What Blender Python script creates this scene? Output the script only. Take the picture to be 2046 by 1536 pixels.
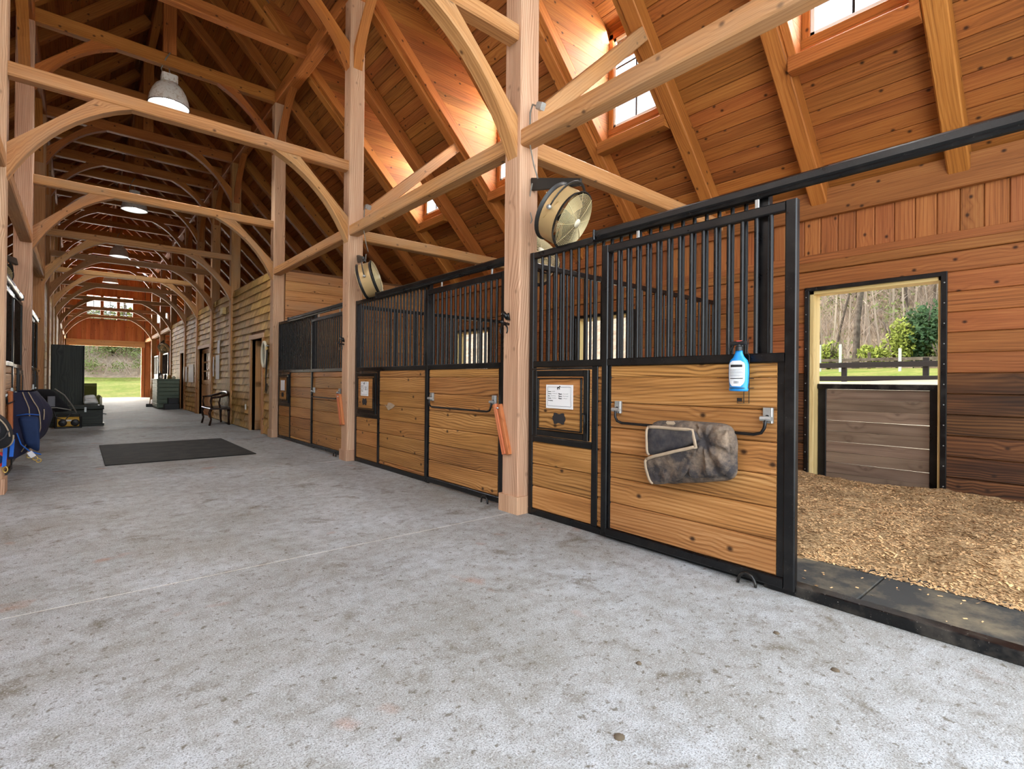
import bpy, math, random
import numpy as np
from mathutils import Vector, Matrix, noise as mnoise

random.seed(7)
SC = bpy.context.scene
for o in list(bpy.data.objects):
    bpy.data.objects.remove(o, do_unlink=True)
COL = SC.collection

# ------------------------------------------------------------------ camera
FPX, YAW, PITCH, ROLL, PPY = 1020.904, 0.702911, 0.003194, 0.009077, -10.6345
EYE = 1.147
def _cam():
    cy, sy = math.cos(YAW), math.sin(YAW)
    r = Vector((cy, -sy, 0)); f0 = Vector((sy, cy, 0)); u0 = Vector((0, 0, 1))
    f = f0 * math.cos(PITCH) + u0 * math.sin(PITCH)
    u = u0 * math.cos(PITCH) - f0 * math.sin(PITCH)
    r2 = r * math.cos(ROLL) + u * math.sin(ROLL)
    u2 = u * math.cos(ROLL) - r * math.sin(ROLL)
    m = Matrix(((r2.x, u2.x, -f.x, 0), (r2.y, u2.y, -f.y, 0), (r2.z, u2.z, -f.z, EYE), (0, 0, 0, 1)))
    c = bpy.data.cameras.new('camera'); c.sensor_fit = 'HORIZONTAL'; c.sensor_width = 36
    c.lens = FPX * 36 / 2046; c.shift_y = PPY / 2046; c.clip_start = 0.05; c.clip_end = 400
    o = bpy.data.objects.new('camera', c); COL.objects.link(o); o.matrix_world = m
    SC.camera = o
_cam()

# ------------------------------------------------------------------ world, sun, exposure
SUN_EL, SUN_AZ = math.radians(46), math.radians(-18)   # azimuth measured from +Y towards +X
def _world():
    w = bpy.data.worlds.new('sky'); SC.world = w; w.use_nodes = True
    nt = w.node_tree; nt.nodes.clear()
    out = nt.nodes.new('ShaderNodeOutputWorld'); bg = nt.nodes.new('ShaderNodeBackground')
    sky = nt.nodes.new('ShaderNodeTexSky'); sky.sky_type = 'NISHITA'; sky.sun_disc = False
    sky.sun_elevation = SUN_EL; sky.sun_rotation = SUN_AZ; sky.altitude = 200
    sky.air_density = 1.0; sky.dust_density = 3.0; sky.ozone_density = 1.0
    mix = nt.nodes.new('ShaderNodeMix'); mix.data_type = 'RGBA'; mix.inputs[0].default_value = 0.55
    nt.links.new(sky.outputs[0], mix.inputs[6]); mix.inputs[7].default_value = (5.2, 5.35, 5.6, 1)   # thin high cloud over the blue
    nt.links.new(mix.outputs[2], bg.inputs[0]); bg.inputs[1].default_value = 0.36
    nt.links.new(bg.outputs[0], out.inputs[0])
    l = bpy.data.lights.new('sun', 'SUN'); l.energy = 2.3; l.angle = math.radians(0.6); l.color = (1, .93, .82)
    o = bpy.data.objects.new('sun', l); COL.objects.link(o)
    d = Vector((math.sin(SUN_AZ) * math.cos(SUN_EL), math.cos(SUN_AZ) * math.cos(SUN_EL), math.sin(SUN_EL)))
    o.rotation_euler = d.to_track_quat('Z', 'Y').to_euler(); o.location = (0, 60, 60)
_world()
def area(name, loc, rot, sx, sy, power, col):
    l = bpy.data.lights.new(name, 'AREA'); l.shape = 'RECTANGLE'; l.size = sx; l.size_y = sy
    l.energy = power; l.color = col
    o = bpy.data.objects.new(name, l); COL.objects.link(o); o.location = loc; o.rotation_euler = rot
    return o
# daylight entering through the open barn door behind the camera and the far door
area('daylight_near_door', (1.16, -1.4, 2.6), (math.radians(78), 0, 0), 6.0, 4.6, 305, (.89, .955, 1))
area('daylight_far_door', (1.16, 36.9, 1.5), (math.radians(-90), 0, 0), 3.3, 2.7, 420, (1, .92, .76))
# sky light at the gable window and at the dormer windows
area('daylight_gable_window', (1.3, 36.7, 5.0), (math.radians(-80), 0, 0), 2.1, 1.3, 650, (.97, .98, 1))
for _i in (-2, 0, 2, 4):
    for _s in (1, -1):
        area('daylight_dormer', (1.16 + _s * 4.5, 3.42 + 1.22 * _i + .61, 5.3), (0, math.radians(_s * 68), 0), 1.3, .95, 105, (1, .985, .96))
SC.view_settings.view_transform = 'Standard'; SC.view_settings.look = 'None'
SC.view_settings.exposure = 0.42; SC.view_settings.gamma = 1.0; SC.view_settings.use_curve_mapping = False
cy = SC.cycles
cy.use_denoising = True; cy.max_bounces = 6; cy.diffuse_bounces = 4; cy.glossy_bounces = 2
cy.use_light_tree = False
cy.use_adaptive_sampling = True; cy.adaptive_threshold = 0.15; cy.adaptive_min_samples = 16
cy.transparent_max_bounces = 12; cy.sample_clamp_indirect = 6; cy.caustics_reflective = False; cy.caustics_refractive = False
try: cy.denoiser = 'OPENIMAGEDENOISE'
except Exception: pass

# ------------------------------------------------------------------ materials
def lin(r, g, b):
    f = lambda c: (c / 255 / 12.92) if c / 255 <= .04045 else ((c / 255 + .055) / 1.055) ** 2.4
    return (f(r), f(g), f(b), 1)
class NT:
    def __init__(s, name):
        s.m = bpy.data.materials.new(name); s.m.use_nodes = True; s.t = s.m.node_tree
        s.t.nodes.clear()
        s.out = s.t.nodes.new('ShaderNodeOutputMaterial'); s.b = s.t.nodes.new('ShaderNodeBsdfPrincipled')
        s.t.links.new(s.b.outputs[0], s.out.inputs[0])
    def n(s, typ, **k):
        nd = s.t.nodes.new(typ)
        for a, v in k.items(): setattr(nd, a, v)
        return nd
    def set(s, sock, v):
        if hasattr(v, 'is_linked') or isinstance(v, bpy.types.NodeSocket): s.t.links.new(v, sock)
        else: sock.default_value = v
    def math(s, op, a, b=0.0, c=None):
        nd = s.n('ShaderNodeMath', operation=op); s.set(nd.inputs[0], a); s.set(nd.inputs[1], b)
        if c is not None: s.set(nd.inputs[2], c)
        return nd.outputs[0]
    def comb(s, x, y, z):
        nd = s.n('ShaderNodeCombineXYZ'); s.set(nd.inputs[0], x); s.set(nd.inputs[1], y); s.set(nd.inputs[2], z)
        return nd.outputs[0]
    def noise(s, vec, scale=1, detail=2, rough=.5, dist=0):
        nd = s.n('ShaderNodeTexNoise'); s.set(nd.inputs['Vector'], vec); nd.inputs['Scale'].default_value = scale
        nd.inputs['Detail'].default_value = detail; nd.inputs['Roughness'].default_value = rough
        nd.inputs['Distortion'].default_value = dist
        return nd.outputs[0]
    def ramp(s, fac, stops):
        nd = s.n('ShaderNodeValToRGB'); s.set(nd.inputs[0], fac); e = nd.color_ramp.elements
        while len(e) < len(stops): e.new(.5)
        for i, (p, c) in enumerate(stops):
            e[i].position = p; e[i].color = c if len(c) == 4 else (*c, 1)
        return nd.outputs[0]
    def maprange(s, v, a, b, c, d):
        nd = s.n('ShaderNodeMapRange'); s.set(nd.inputs[0], v)
        for i, x in enumerate((a, b, c, d)): nd.inputs[i + 1].default_value = x
        return nd.outputs[0]
    def mix(s, f, a, b, mode='MIX'):
        nd = s.n('ShaderNodeMix', data_type='RGBA', blend_type=mode); s.set(nd.inputs[0], f); s.set(nd.inputs[6], a); s.set(nd.inputs[7], b)
        return nd.outputs[2]
    def bump(s, h, strength, dist=.01):
        nd = s.n('ShaderNodeBump'); nd.inputs['Strength'].default_value = strength; nd.inputs['Distance'].default_value = dist
        s.set(nd.inputs['Height'], h); s.t.links.new(nd.outputs[0], s.b.inputs['Normal'])
    def base(s, c): s.set(s.b.inputs['Base Color'], c)
    def rough(s, r): s.set(s.b.inputs['Roughness'], r)
    def rand(s):
        a = s.n('ShaderNodeObjectInfo').outputs['Random']; b = s.n('ShaderNodeNewGeometry').outputs['Random Per Island']
        return s.math('FRACT', s.math('ADD', s.math('MULTIPLY', a, 7.31), s.math('MULTIPLY', b, 3.77)))

def wood(name, dark, mid, light, rings=60.0, ringamt=.3, knots=.5, var=.25, rough=.62, weather=None, bump=.25, streak=1.0):
    """Sawn timber. UV.x runs along the grain in metres, UV.y across it."""
    s = NT(name)
    uv = s.n('ShaderNodeUVMap'); uv.uv_map = 'UVMap'
    sep = s.n('ShaderNodeSeparateXYZ'); s.t.links.new(uv.outputs[0], sep.inputs[0])
    u, v = sep.outputs[0], sep.outputs[1]; r = s.rand()
    r1 = s.math('MULTIPLY', r, 41.0); r2 = s.math('MULTIPLY', r, 23.0)
    uu = s.math('ADD', u, r1); vv = s.math('ADD', v, r2)
    vo = s.n('ShaderNodeTexVoronoi'); s.set(vo.inputs['Vector'], s.comb(s.math('MULTIPLY', uu, 2.3), s.math('MULTIPLY', vv, 2.9), 0.0)); vo.voronoi_dimensions = '2D'
    vo.inputs['Scale'].default_value = 1.0; kd = vo.outputs['Distance']
    warp = s.noise(s.comb(s.math('MULTIPLY', uu, .55), s.math('MULTIPLY', vv, 3.2), r1), 1, 2, .4)
    eye = s.maprange(kd, 0, .26, 1.7, 0)                                   # the grain bends round the knots
    ring = s.math('PINGPONG', s.math('ADD', s.math('ADD', s.math('MULTIPLY', vv, rings), s.math('MULTIPLY', warp, rings * .24)), eye), 1.0)
    patch = s.maprange(s.noise(s.comb(s.math('MULTIPLY', uu, .8), s.math('MULTIPLY', vv, 5.0), r2), 1, 1, .5), .35, .65, .25, 1)
    grain = s.noise(s.comb(s.math('MULTIPLY', uu, 1.6), s.math('MULTIPLY', vv, 140.0 * streak), r2), 1, 4, .7)
    broad = s.noise(s.comb(s.math('MULTIPLY', uu, .6), s.math('MULTIPLY', vv, 7.0), r1), 1, 3, .55)
    rg = s.math('MULTIPLY', s.math('MULTIPLY', s.math('SUBTRACT', s.math('POWER', ring, .45), .75), ringamt), patch)
    f = s.math('ADD', s.math('ADD', .5, rg), s.math('MULTIPLY', s.math('SUBTRACT', grain, .5), .75))
    f = s.math('ADD', f, s.math('MULTIPLY', s.math('SUBTRACT', broad, .5), .55))
    c = s.ramp(f, [(.16, dark), (.5, mid), (.85, light)])
    kn = s.maprange(kd, .02, .062, knots, 0)
    kc = tuple(x * .38 for x in dark[:3]) + (1,)
    c = s.mix(kn, c, kc)
    if weather is not None:
        wn = s.maprange(s.noise(s.comb(s.math('MULTIPLY', uu, .8), s.math('MULTIPLY', vv, 3.0), r2), 1, 3, .6), .45, .75, 0, .75)
        c = s.mix(wn, c, weather)
    hv = s.n('ShaderNodeHueSaturation'); s.set(hv.inputs['Color'], c)
    s.set(hv.inputs['Value'], s.math('ADD', 1 - var, s.math('MULTIPLY', r, 2 * var)))
    s.set(hv.inputs['Hue'], s.math('ADD', .494, s.math('MULTIPLY', s.math('FRACT', s.math('MULTIPLY', r, 5.7)), .012)))
    s.base(hv.outputs[0]); s.rough(rough); s.b.inputs['Specular IOR Level'].default_value = .3
    s.bump(f, bump, .004)
    return s.m
def plain(name, col, rough=.5, metal=0, var=0, spec=.5, nscale=0, namt=.3, bump=0, bscale=40, sheen=0):
    s = NT(name); c = col
    if nscale:
        tc = s.n('ShaderNodeNewGeometry').outputs['Position']
        nn = s.noise(tc, nscale, 4, .6)
        c = s.mix(nn, tuple(x * (1 - namt) for x in col[:3]) + (1,), tuple(min(1, x * (1 + namt)) for x in col[:3]) + (1,))
    if var:
        hv = s.n('ShaderNodeHueSaturation'); s.set(hv.inputs['Color'], c)
        s.set(hv.inputs['Value'], s.math('ADD', 1 - var, s.math('MULTIPLY', s.rand(), 2 * var))); c = hv.outputs[0]
    s.base(c); s.rough(rough); s.b.inputs['Metallic'].default_value = metal; s.b.inputs['Specular IOR Level'].default_value = spec
    if sheen: s.b.inputs['Sheen Weight'].default_value = sheen
    if bump: s.bump(s.noise(s.n('ShaderNodeNewGeometry').outputs['Position'], bscale, 4, .6), bump, .01)
    return s.m
def emit(name, col, st):
    s = NT(name); s.base((0, 0, 0, 1)); s.b.inputs['Emission Color'].default_value = col; s.b.inputs['Emission Strength'].default_value = st
    return s.m
def glass(name):
    s = NT(name); t = s.n('ShaderNodeBsdfTransparent'); g = s.n('ShaderNodeBsdfGlossy'); g.inputs['Roughness'].default_value = .02
    mx = s.n('ShaderNodeMixShader'); mx.inputs[0].default_value = .07
    s.t.links.new(t.outputs[0], mx.inputs[1]); s.t.links.new(g.outputs[0], mx.inputs[2]); s.t.links.new(mx.outputs[0], s.out.inputs[0])
    return s.m
def concrete():
    s = NT('concrete'); p = s.n('ShaderNodeNewGeometry').outputs['Position']
    a = s.noise(p, .8, 5, .62); b = s.noise(p, 9, 5, .7); c = s.noise(p, 170, 3, .75); d = s.noise(p, 2.6, 6, .72, .4)
    sp = s.n('ShaderNodeSeparateXYZ'); s.t.links.new(p, sp.inputs[0])
    br = s.noise(s.comb(s.math('MULTIPLY', sp.outputs[0], 9), s.math('MULTIPLY', sp.outputs[1], 95), 0), 1, 3, .6)   # broom lines across the aisle
    col = s.ramp(a, [(.3, lin(150, 149, 144)), (.5, lin(174, 176, 176)), (.7, lin(188, 192, 196))])
    col = s.mix(s.maprange(b, .36, .60, .55, 0), col, lin(124, 119, 106))
    col = s.mix(s.maprange(d, .56, .68, 0, .75), col, lin(92, 80, 56))
    col = s.mix(s.maprange(s.noise(p, .35, 4, .6), .52, .70, 0, .5), col, lin(122, 108, 84))
    col = s.mix(s.maprange(s.noise(p, 1.9, 3, .5), .66, .72, 0, .6), col, lin(166, 112, 78))
    col = s.mix(s.maprange(c, .49, .63, 0, .8), col, lin(88, 82, 74))
    col = s.mix(s.maprange(s.noise(p, 120, 2, .6), .57, .68, 0, .5), col, lin(214, 217, 220))
    col = s.mix(s.maprange(s.noise(p, 26, 3, .7), .58, .68, 0, .75), col, lin(84, 74, 54))
    s.base(col); s.rough(s.maprange(a, .3, .7, .62, .82)); s.b.inputs['Specular IOR Level'].default_value = .35
    s.bump(s.math('ADD', s.math('MULTIPLY', br, .5), s.math('ADD', c, b)), .5, .006)
    return s.m
def blackmetal(name, dust=.3):
    s = NT(name); p = s.n('ShaderNodeNewGeometry').outputs['Position']
    a = s.noise(p, 6, 4, .65); b = s.noise(p, 90, 3, .7)
    col = s.mix(s.maprange(a, .5, .75, 0, dust), lin(9, 9, 11), lin(80, 74, 66))
    col = s.mix(s.maprange(b, .66, .74, 0, dust * 1.6), col, lin(150, 145, 135))
    s.base(col); s.rough(s.maprange(a, .3, .7, .24, .42)); s.b.inputs['Specular IOR Level'].default_value = .38
    return s.m
def screenmix(name, c1, c2, sc, lo, hi, rough=.9, bump=.4, sc2=None):
    s = NT(name); p = s.n('ShaderNodeNewGeometry').outputs['Position']
    a = s.noise(p, sc, 6, .68)
    col = s.mix(s.maprange(a, lo, hi, 0, 1), c1, c2)
    if sc2: col = s.mix(s.maprange(s.noise(p, sc2, 4, .7), .4, .7, .45, 0), col, tuple(x * .35 for x in c1[:3]) + (1,))
    s.base(col); s.rough(rough); s.b.inputs['Specular IOR Level'].default_value = .2
    if bump: s.bump(a, bump, .05)
    return s.m

M = {}
M['plank'] = wood('stall_plank', lin(78, 46, 20), lin(166, 115, 62), lin(212, 164, 106), rings=80, ringamt=.46, knots=.95, var=.15, rough=0.5, bump=0.3)
M['post'] = wood('post_timber', lin(146, 106, 78), lin(196, 156, 124), lin(220, 190, 162), rings=90, ringamt=0.5, knots=0.4, var=0.06, bump=0.2)
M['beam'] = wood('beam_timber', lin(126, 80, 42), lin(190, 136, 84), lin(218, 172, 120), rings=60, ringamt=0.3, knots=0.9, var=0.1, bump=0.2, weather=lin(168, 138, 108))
M['rafter'] = wood('rafter_timber', lin(102, 54, 18), lin(168, 101, 43), lin(200, 134, 70), rings=60, ringamt=0.25, knots=0.9, var=0.12)
M['roof'] = wood('roof_board', lin(84, 44, 16), lin(148, 87, 38), lin(182, 120, 60), rings=50, ringamt=0.2, knots=0.95, var=0.2)
M['wallb'] = wood('wall_board', lin(86, 45, 18), lin(150, 90, 46), lin(180, 122, 70), rings=50, ringamt=0.25, knots=0.95, var=0.17)
M['kick'] = wood('kick_board', lin(30, 17, 8), lin(82, 50, 26), lin(132, 88, 50), rings=60, ringamt=0.6, knots=0.7, var=0.2, weather=lin(26, 17, 12))
M['greyb'] = wood('grey_board', lin(84, 66, 52), lin(126, 104, 86), lin(150, 128, 108), rings=18, ringamt=.3, knots=.4, var=.08, weather=lin(78, 60, 46))
M['shingle'] = wood('wall_shingle', lin(106, 74, 34), lin(184, 144, 80), lin(218, 184, 120), rings=60, ringamt=0.2, knots=0.7, var=0.3)
M['gable'] = wood('gable_board', lin(120, 62, 30), lin(180, 106, 58), lin(208, 142, 90), rings=50, ringamt=0.2, knots=0.85, var=0.15)
M['rack'] = wood('rack_wood', lin(130, 68, 36), lin(186, 108, 66), lin(214, 146, 98), rings=30, ringamt=.25, knots=.1, var=.08)
M['darkwood'] = wood('dark_wood', lin(20, 12, 8), lin(44, 24, 14), lin(70, 40, 24), rings=30, ringamt=.3, knots=.1, var=.08, rough=.3)
M['blackwood'] = wood('black_painted_wood', lin(16, 18, 15), lin(44, 48, 41), lin(74, 76, 66), rings=40, ringamt=0.5, knots=0.4, var=0.06, rough=0.5)
M['greenwood'] = wood('green_painted_wood', lin(78, 92, 80), lin(108, 124, 108), lin(130, 144, 126), rings=20, ringamt=.2, knots=.1, var=.06, rough=.55)
M['jamb'] = wood('fresh_jamb', lin(176, 142, 86), lin(214, 186, 124), lin(232, 210, 156), rings=30, ringamt=.3, knots=.2, var=.05)
M['concrete'] = concrete()
M['joint'] = plain('joint_sealant', lin(196, 190, 178), .8, nscale=30)
M['black'] = blackmetal('black_steel', .14)
M['sill'] = blackmetal('worn_black_steel', .8)
M['galv'] = plain('galvanised_steel', lin(176, 178, 176), .45, .7, nscale=40)
M['brass'] = plain('brass', lin(190, 160, 90), .3, .9)
M['rubber'] = screenmix('rubber_mat', lin(60, 60, 58), lin(128, 116, 94), 3.2, .46, .74, .8, .15)
M['rubber2'] = screenmix('black_aisle_mat', lin(34, 33, 32), lin(58, 54, 48), 4, .45, .75, .85, .15)
M['shav'] = screenmix('wood_shavings', lin(150, 116, 76), lin(214, 180, 134), 14, .3, .62, .95, .9, 3.0)
def chipmat():
    s = NT('wood_chip'); p = s.n('ShaderNodeNewGeometry').outputs['Position']
    c = s.mix(s.maprange(s.noise(p, 2.2, 4, .6), .46, .66, 0, .7), lin(216, 176, 126), lin(122, 92, 62))
    c = s.mix(s.maprange(s.noise(p, 28, 3, .6), .5, .7, 0, .6), c, lin(226, 196, 152))
    hv = s.n('ShaderNodeHueSaturation'); s.set(hv.inputs['Color'], c); s.set(hv.inputs['Value'], s.math('ADD', .6, s.math('MULTIPLY', s.rand(), .65)))
    s.base(hv.outputs[0]); s.rough(.9); s.b.inputs['Specular IOR Level'].default_value = .15
    return s.m
M['chip'] = chipmat()
M['white'] = plain('white_enamel', lin(226, 226, 222), .4)
M['paper'] = plain('white_paper', lin(232, 232, 232), .7)
M['ink'] = plain('black_ink', lin(24, 24, 26), .7)
M['greyink'] = plain('grey_ink', lin(110, 112, 118), .7)
M['redink'] = plain('red_print', lin(190, 70, 60), .6)
M['blue'] = plain('blue_plastic', lin(28, 142, 220), .35, spec=.5)
M['blackpl'] = plain('black_plastic', lin(26, 26, 28), .45)
M['chalk'] = plain('chalkboard', lin(38, 34, 34), .85)
M['canvas'] = screenmix('dirty_canvas', lin(60, 56, 56), lin(142, 122, 102), 6, .42, .70, .92, .4)
M['canvasd'] = screenmix('canvas_lining', lin(44, 44, 50), lin(84, 78, 74), 6, .4, .7, .92, .3)
M['piping'] = plain('tan_piping', lin(168, 148, 124), .85, nscale=20)
M['navy'] = plain('navy_fabric', lin(27, 26, 52), .85, nscale=8, namt=.35, bump=.3, bscale=30)
M['navy2'] = plain('blue_fabric', lin(20, 44, 84), .8, nscale=8, namt=.35, bump=.2, bscale=30)
M['bluestrap'] = plain('blue_webbing', lin(24, 96, 190), .7)
M['blackfab'] = plain('black_fabric', lin(22, 21, 24), .9, nscale=10, namt=.4, bump=.3, bscale=30)
M['red'] = plain('red_plastic', lin(200, 36, 28), .5)
M['yellow'] = plain('yellow_plastic', lin(196, 150, 30), .5)
M['olive'] = plain('olive_upholstery', lin(92, 92, 34), .85, nscale=12)
M['fan'] = plain('fan_tan', lin(190, 160, 112), .4, .3)
M['fang'] = plain('fan_guard', lin(214, 196, 150), .4, .2)
M['fand'] = plain('fan_dark', lin(34, 32, 30), .45)
M['wire'] = plain('grey_cable', lin(120, 116, 108), .6)
M['lampin'] = emit('lit_reflector', (1, 1, 1, 1), 9.0)
M['lampsh'] = screenmix('dirty_aluminium', lin(214, 212, 206), lin(150, 120, 84), 22, .52, .72, .4, 0)
M['glass'] = glass('window_glass')
M['mirror'] = plain('mirror_glass', lin(150, 150, 146), .05, 1)
M['white_frame'] = plain('cream_frame', lin(216, 208, 184), .5)
M['dirt'] = plain('dried_mud', lin(92, 80, 64), .95, nscale=60)
M['grass'] = screenmix('grass', lin(132, 150, 62), lin(176, 168, 96), .8, .4, .7, .95, .3, 6.0)
M['sand'] = screenmix('paddock_sand', lin(196, 184, 160), lin(172, 158, 128), .6, .4, .7, .95, .2)
M['leaflitter'] = screenmix('leaf_litter', lin(164, 142, 116), lin(204, 186, 160), .9, .35, .65, .95, .6, 3.0)
M['bark'] = screenmix('bark', lin(92, 80, 70), lin(142, 128, 114), 5, .35, .65, .95, .6)
M['twig'] = plain('twig', lin(192, 174, 156), .9, var=.3)
M['leaf'] = plain('spring_leaf', lin(150, 160, 72), .8, var=.3, spec=.2)
M['pine'] = plain('pine_needle', lin(72, 98, 62), .85, var=.3, spec=.2)
M['brush'] = plain('brush_leaf', lin(134, 144, 88), .85, var=.35, spec=.2)
M['blackfence'] = plain('dark_fence', lin(44, 38, 34), .8)
M['whitepost'] = plain('white_post', lin(228, 226, 220), .6)
M['blanklabel'] = plain('white_label', lin(236, 240, 244), .45)
M['cardgrey'] = plain('card_face', lin(206, 206, 210), .5)
M['exterior'] = plain('exterior_cladding', lin(120, 84, 56), .9, nscale=5)

# ------------------------------------------------------------------ mesh building
def V(*a): return Vector(a)
class MB:
    X = None                       # optional transform applied to everything added (used for mirrored copies)
    def __init__(s): s.v = []; s.f = []; s.uv = []
    def pts(s, ps):
        b = len(s.v)
        for p in ps:
            p = Vector(p)
            if MB.X is not None: p = MB.X @ p
            s.v.append(p)
        return b
    def face(s, idx, uvs):
        idx = list(idx); uvs = list(uvs)
        if MB.X is not None and MB.X.determinant() < 0: idx.reverse(); uvs.reverse()
        s.f.append(idx); s.uv.append(uvs)
    def beam(s, a, b, w, h, side, ch=0.0, taper=1.0):
        a = Vector(a); b = Vector(b); d = (b - a); L = d.length; d.normalize()
        sd = Vector(side); sd = (sd - d * sd.dot(d)).normalized(); up = d.cross(sd)
        x, y = w / 2, h / 2; c = min(ch, x * .9, y * .9)
        if c > 0: sec = [(x - c, -y), (x, -y + c), (x, y - c), (x - c, y), (-x + c, y), (-x, y - c), (-x, -y + c), (-x + c, -y)]
        else: sec = [(x, -y), (x, y), (-x, y), (-x, -y)]
        n = len(sec); per = [0.0]
        for i in range(n):
            p, q = sec[i], sec[(i + 1) % n]; per.append(per[-1] + math.hypot(q[0] - p[0], q[1] - p[1]))
        i0 = s.pts([a + sd * p + up * q for p, q in sec]); i1 = s.pts([b + sd * p * taper + up * q * taper for p, q in sec])
        u0 = (a.x + a.y + a.z) * .37
        for i in range(n):
            j = (i + 1) % n
            s.face((i0 + i, i0 + j, i1 + j, i1 + i), ((u0, per[i]), (u0, per[i + 1]), (u0 + L, per[i + 1]), (u0 + L, per[i])))
        s.face([i0 + i for i in range(n)][::-1], [(p * .1, q) for p, q in sec][::-1])
        s.face([i1 + i for i in range(n)], [(p * .1, q) for p, q in sec])
        return s
    def box(s, x0, x1, y0, y1, z0, z1, ch=0.0, axis=None):
        d = (abs(x1 - x0), abs(y1 - y0), abs(z1 - z0))
        if axis is None: axis = 'xyz'[d.index(max(d))]
        cx, cy_, cz = (x0 + x1) / 2, (y0 + y1) / 2, (z0 + z1) / 2
        if axis == 'x': return s.beam((min(x0, x1), cy_, cz), (max(x0, x1), cy_, cz), d[1], d[2], (0, 1, 0), ch)
        if axis == 'y': return s.beam((cx, min(y0, y1), cz), (cx, max(y0, y1), cz), d[0], d[2], (1, 0, 0), ch)
        return s.beam((cx, cy_, min(z0, z1)), (cx, cy_, max(z0, z1)), d[0], d[1], (1, 0, 0), ch)
    def tube(s, path, r, n=8, cap=True, closed=False, flat=1.0, ref=None):
        P = [Vector(p) for p in path]; m = len(P); R = r if isinstance(r, (list, tuple)) else [r] * m
        rings = []; prev = Vector(ref) if ref else None; L = 0
        for i in range(m):
            if closed: t = P[(i + 1) % m] - P[i - 1]
            else: t = (P[min(i + 1, m - 1)] - P[max(i - 1, 0)])
            t.normalize()
            if prev is None: prev = Vector((0, 0, 1)) if abs(t.z) < .9 else Vector((1, 0, 0))
            a = (prev - t * prev.dot(t))
            if a.length < 1e-5: a = t.orthogonal()
            a.normalize(); b = t.cross(a); prev = a
            if i: L += (P[i] - P[i - 1]).length
            rings.append((s.pts([P[i] + (a * math.cos(2 * math.pi * k / n) * flat + b * math.sin(2 * math.pi * k / n)) * R[i] for k in range(n)]), L))
        rng = range(m if closed else m - 1)
        for i in rng:
            (i0, u0), (i1, u1) = rings[i], rings[(i + 1) % m]
            for k in range(n):
                j = (k + 1) % n
                s.face((i0 + k, i0 + j, i1 + j, i1 + k), ((u0, k * .01), (u0, k * .01 + .01), (u1, k * .01 + .01), (u1, k * .01)))
        if cap and not closed:
            s.face([rings[0][0] + k for k in range(n)][::-1], [(0, k * .01) for k in range(n)])
            s.face([rings[-1][0] + k for k in range(n)], [(0, k * .01) for k in range(n)])
        return s
    def lathe(s, prof, mat, n=24, ell=(1, 1)):
        rings = [s.pts([mat @ Vector((r * ell[0] * math.cos(2 * math.pi * k / n), r * ell[1] * math.sin(2 * math.pi * k / n), z)) for k in range(n)]) for r, z in prof]
        for i in range(len(rings) - 1):
            for k in range(n):
                j = (k + 1) % n
                s.face((rings[i] + k, rings[i] + j, rings[i + 1] + j, rings[i + 1] + k), ((i * .1, k * .05), (i * .1, k * .05 + .05), (i * .1 + .1, k * .05 + .05), (i * .1 + .1, k * .05)))
        return s
    def prism(s, poly, off, o=(0, 0, 0), e1=(1, 0, 0), e2=(0, 0, 1)):
        """polygon in the (e1,e2) plane through o, extruded by vector off; UV x along e1"""
        o = Vector(o); e1 = Vector(e1); e2 = Vector(e2); off = Vector(off); n = len(poly)
        if e1.cross(e2).dot(off) < 0: poly = poly[::-1]
        i0 = s.pts([o + e1 * p + e2 * q for p, q in poly]); i1 = s.pts([o + e1 * p + e2 * q + off for p, q in poly])
        s.face([i0 + i for i in range(n)][::-1], list(poly)[::-1]); s.face([i1 + i for i in range(n)], list(poly))
        L = off.length
        for i in range(n):
            j = (i + 1) % n
            s.face((i0 + i, i0 + j, i1 + j, i1 + i), ((poly[i][0], poly[i][1]), (poly[j][0], poly[j][1]), (poly[j][0], poly[j][1] + L), (poly[i][0], poly[i][1] + L)))
        return s
    def grid(s, fn, nu, nv, flip=False):
        i0 = s.pts([fn(i / nu, j / nv) for i in range(nu + 1) for j in range(nv + 1)])
        for i in range(nu):
            for j in range(nv):
                q = (i0 + i * (nv + 1) + j, i0 + (i + 1) * (nv + 1) + j, i0 + (i + 1) * (nv + 1) + j + 1, i0 + i * (nv + 1) + j + 1)
                uvq = ((i / nu, j / nv), ((i + 1) / nu, j / nv), ((i + 1) / nu, (j + 1) / nv), (i / nu, (j + 1) / nv))
                s.face(q[::-1] if flip else q, uvq[::-1] if flip else uvq)
        return s

ORG = {}
def link(o, parent, loc):
    COL.objects.link(o)
    if parent is not None:
        o.parent = parent; o.location = Vector(loc) - ORG[parent.name]
    else: o.location = loc
    ORG[o.name] = Vector(loc)
    return o
def mesh(name, mb, mat, org, smooth=False):
    me = bpy.data.meshes.new(name)
    me.from_pydata([tuple(p - org) for p in mb.v], [], mb.f)
    uvl = me.uv_layers.new(name='UVMap')
    uvl.data.foreach_set('uv', [c for fu in mb.uv for q in fu for c in q])
    if smooth: me.polygons.foreach_set('use_smooth', [True] * len(me.polygons))
    me.materials.append(M[mat] if isinstance(mat, str) else mat); me.update()
    return me
def obj(name, mb, mat, parent=None, smooth=False, org=None):
    a = np.array([tuple(p) for p in mb.v]); lo, hi = a.min(0), a.max(0)
    org = Vector(org) if org is not None else Vector(((lo[0] + hi[0]) / 2, (lo[1] + hi[1]) / 2, lo[2]))
    o = bpy.data.objects.new(name, mesh(name, mb, mat, org, smooth))
    return link(o, parent, org)
def tag(o, label=None, cat=None, group=None, kind=None):
    if label: o['label'] = label
    if cat: o['category'] = cat
    if group: o['group'] = group
    if kind: o['kind'] = kind
    return o
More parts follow.
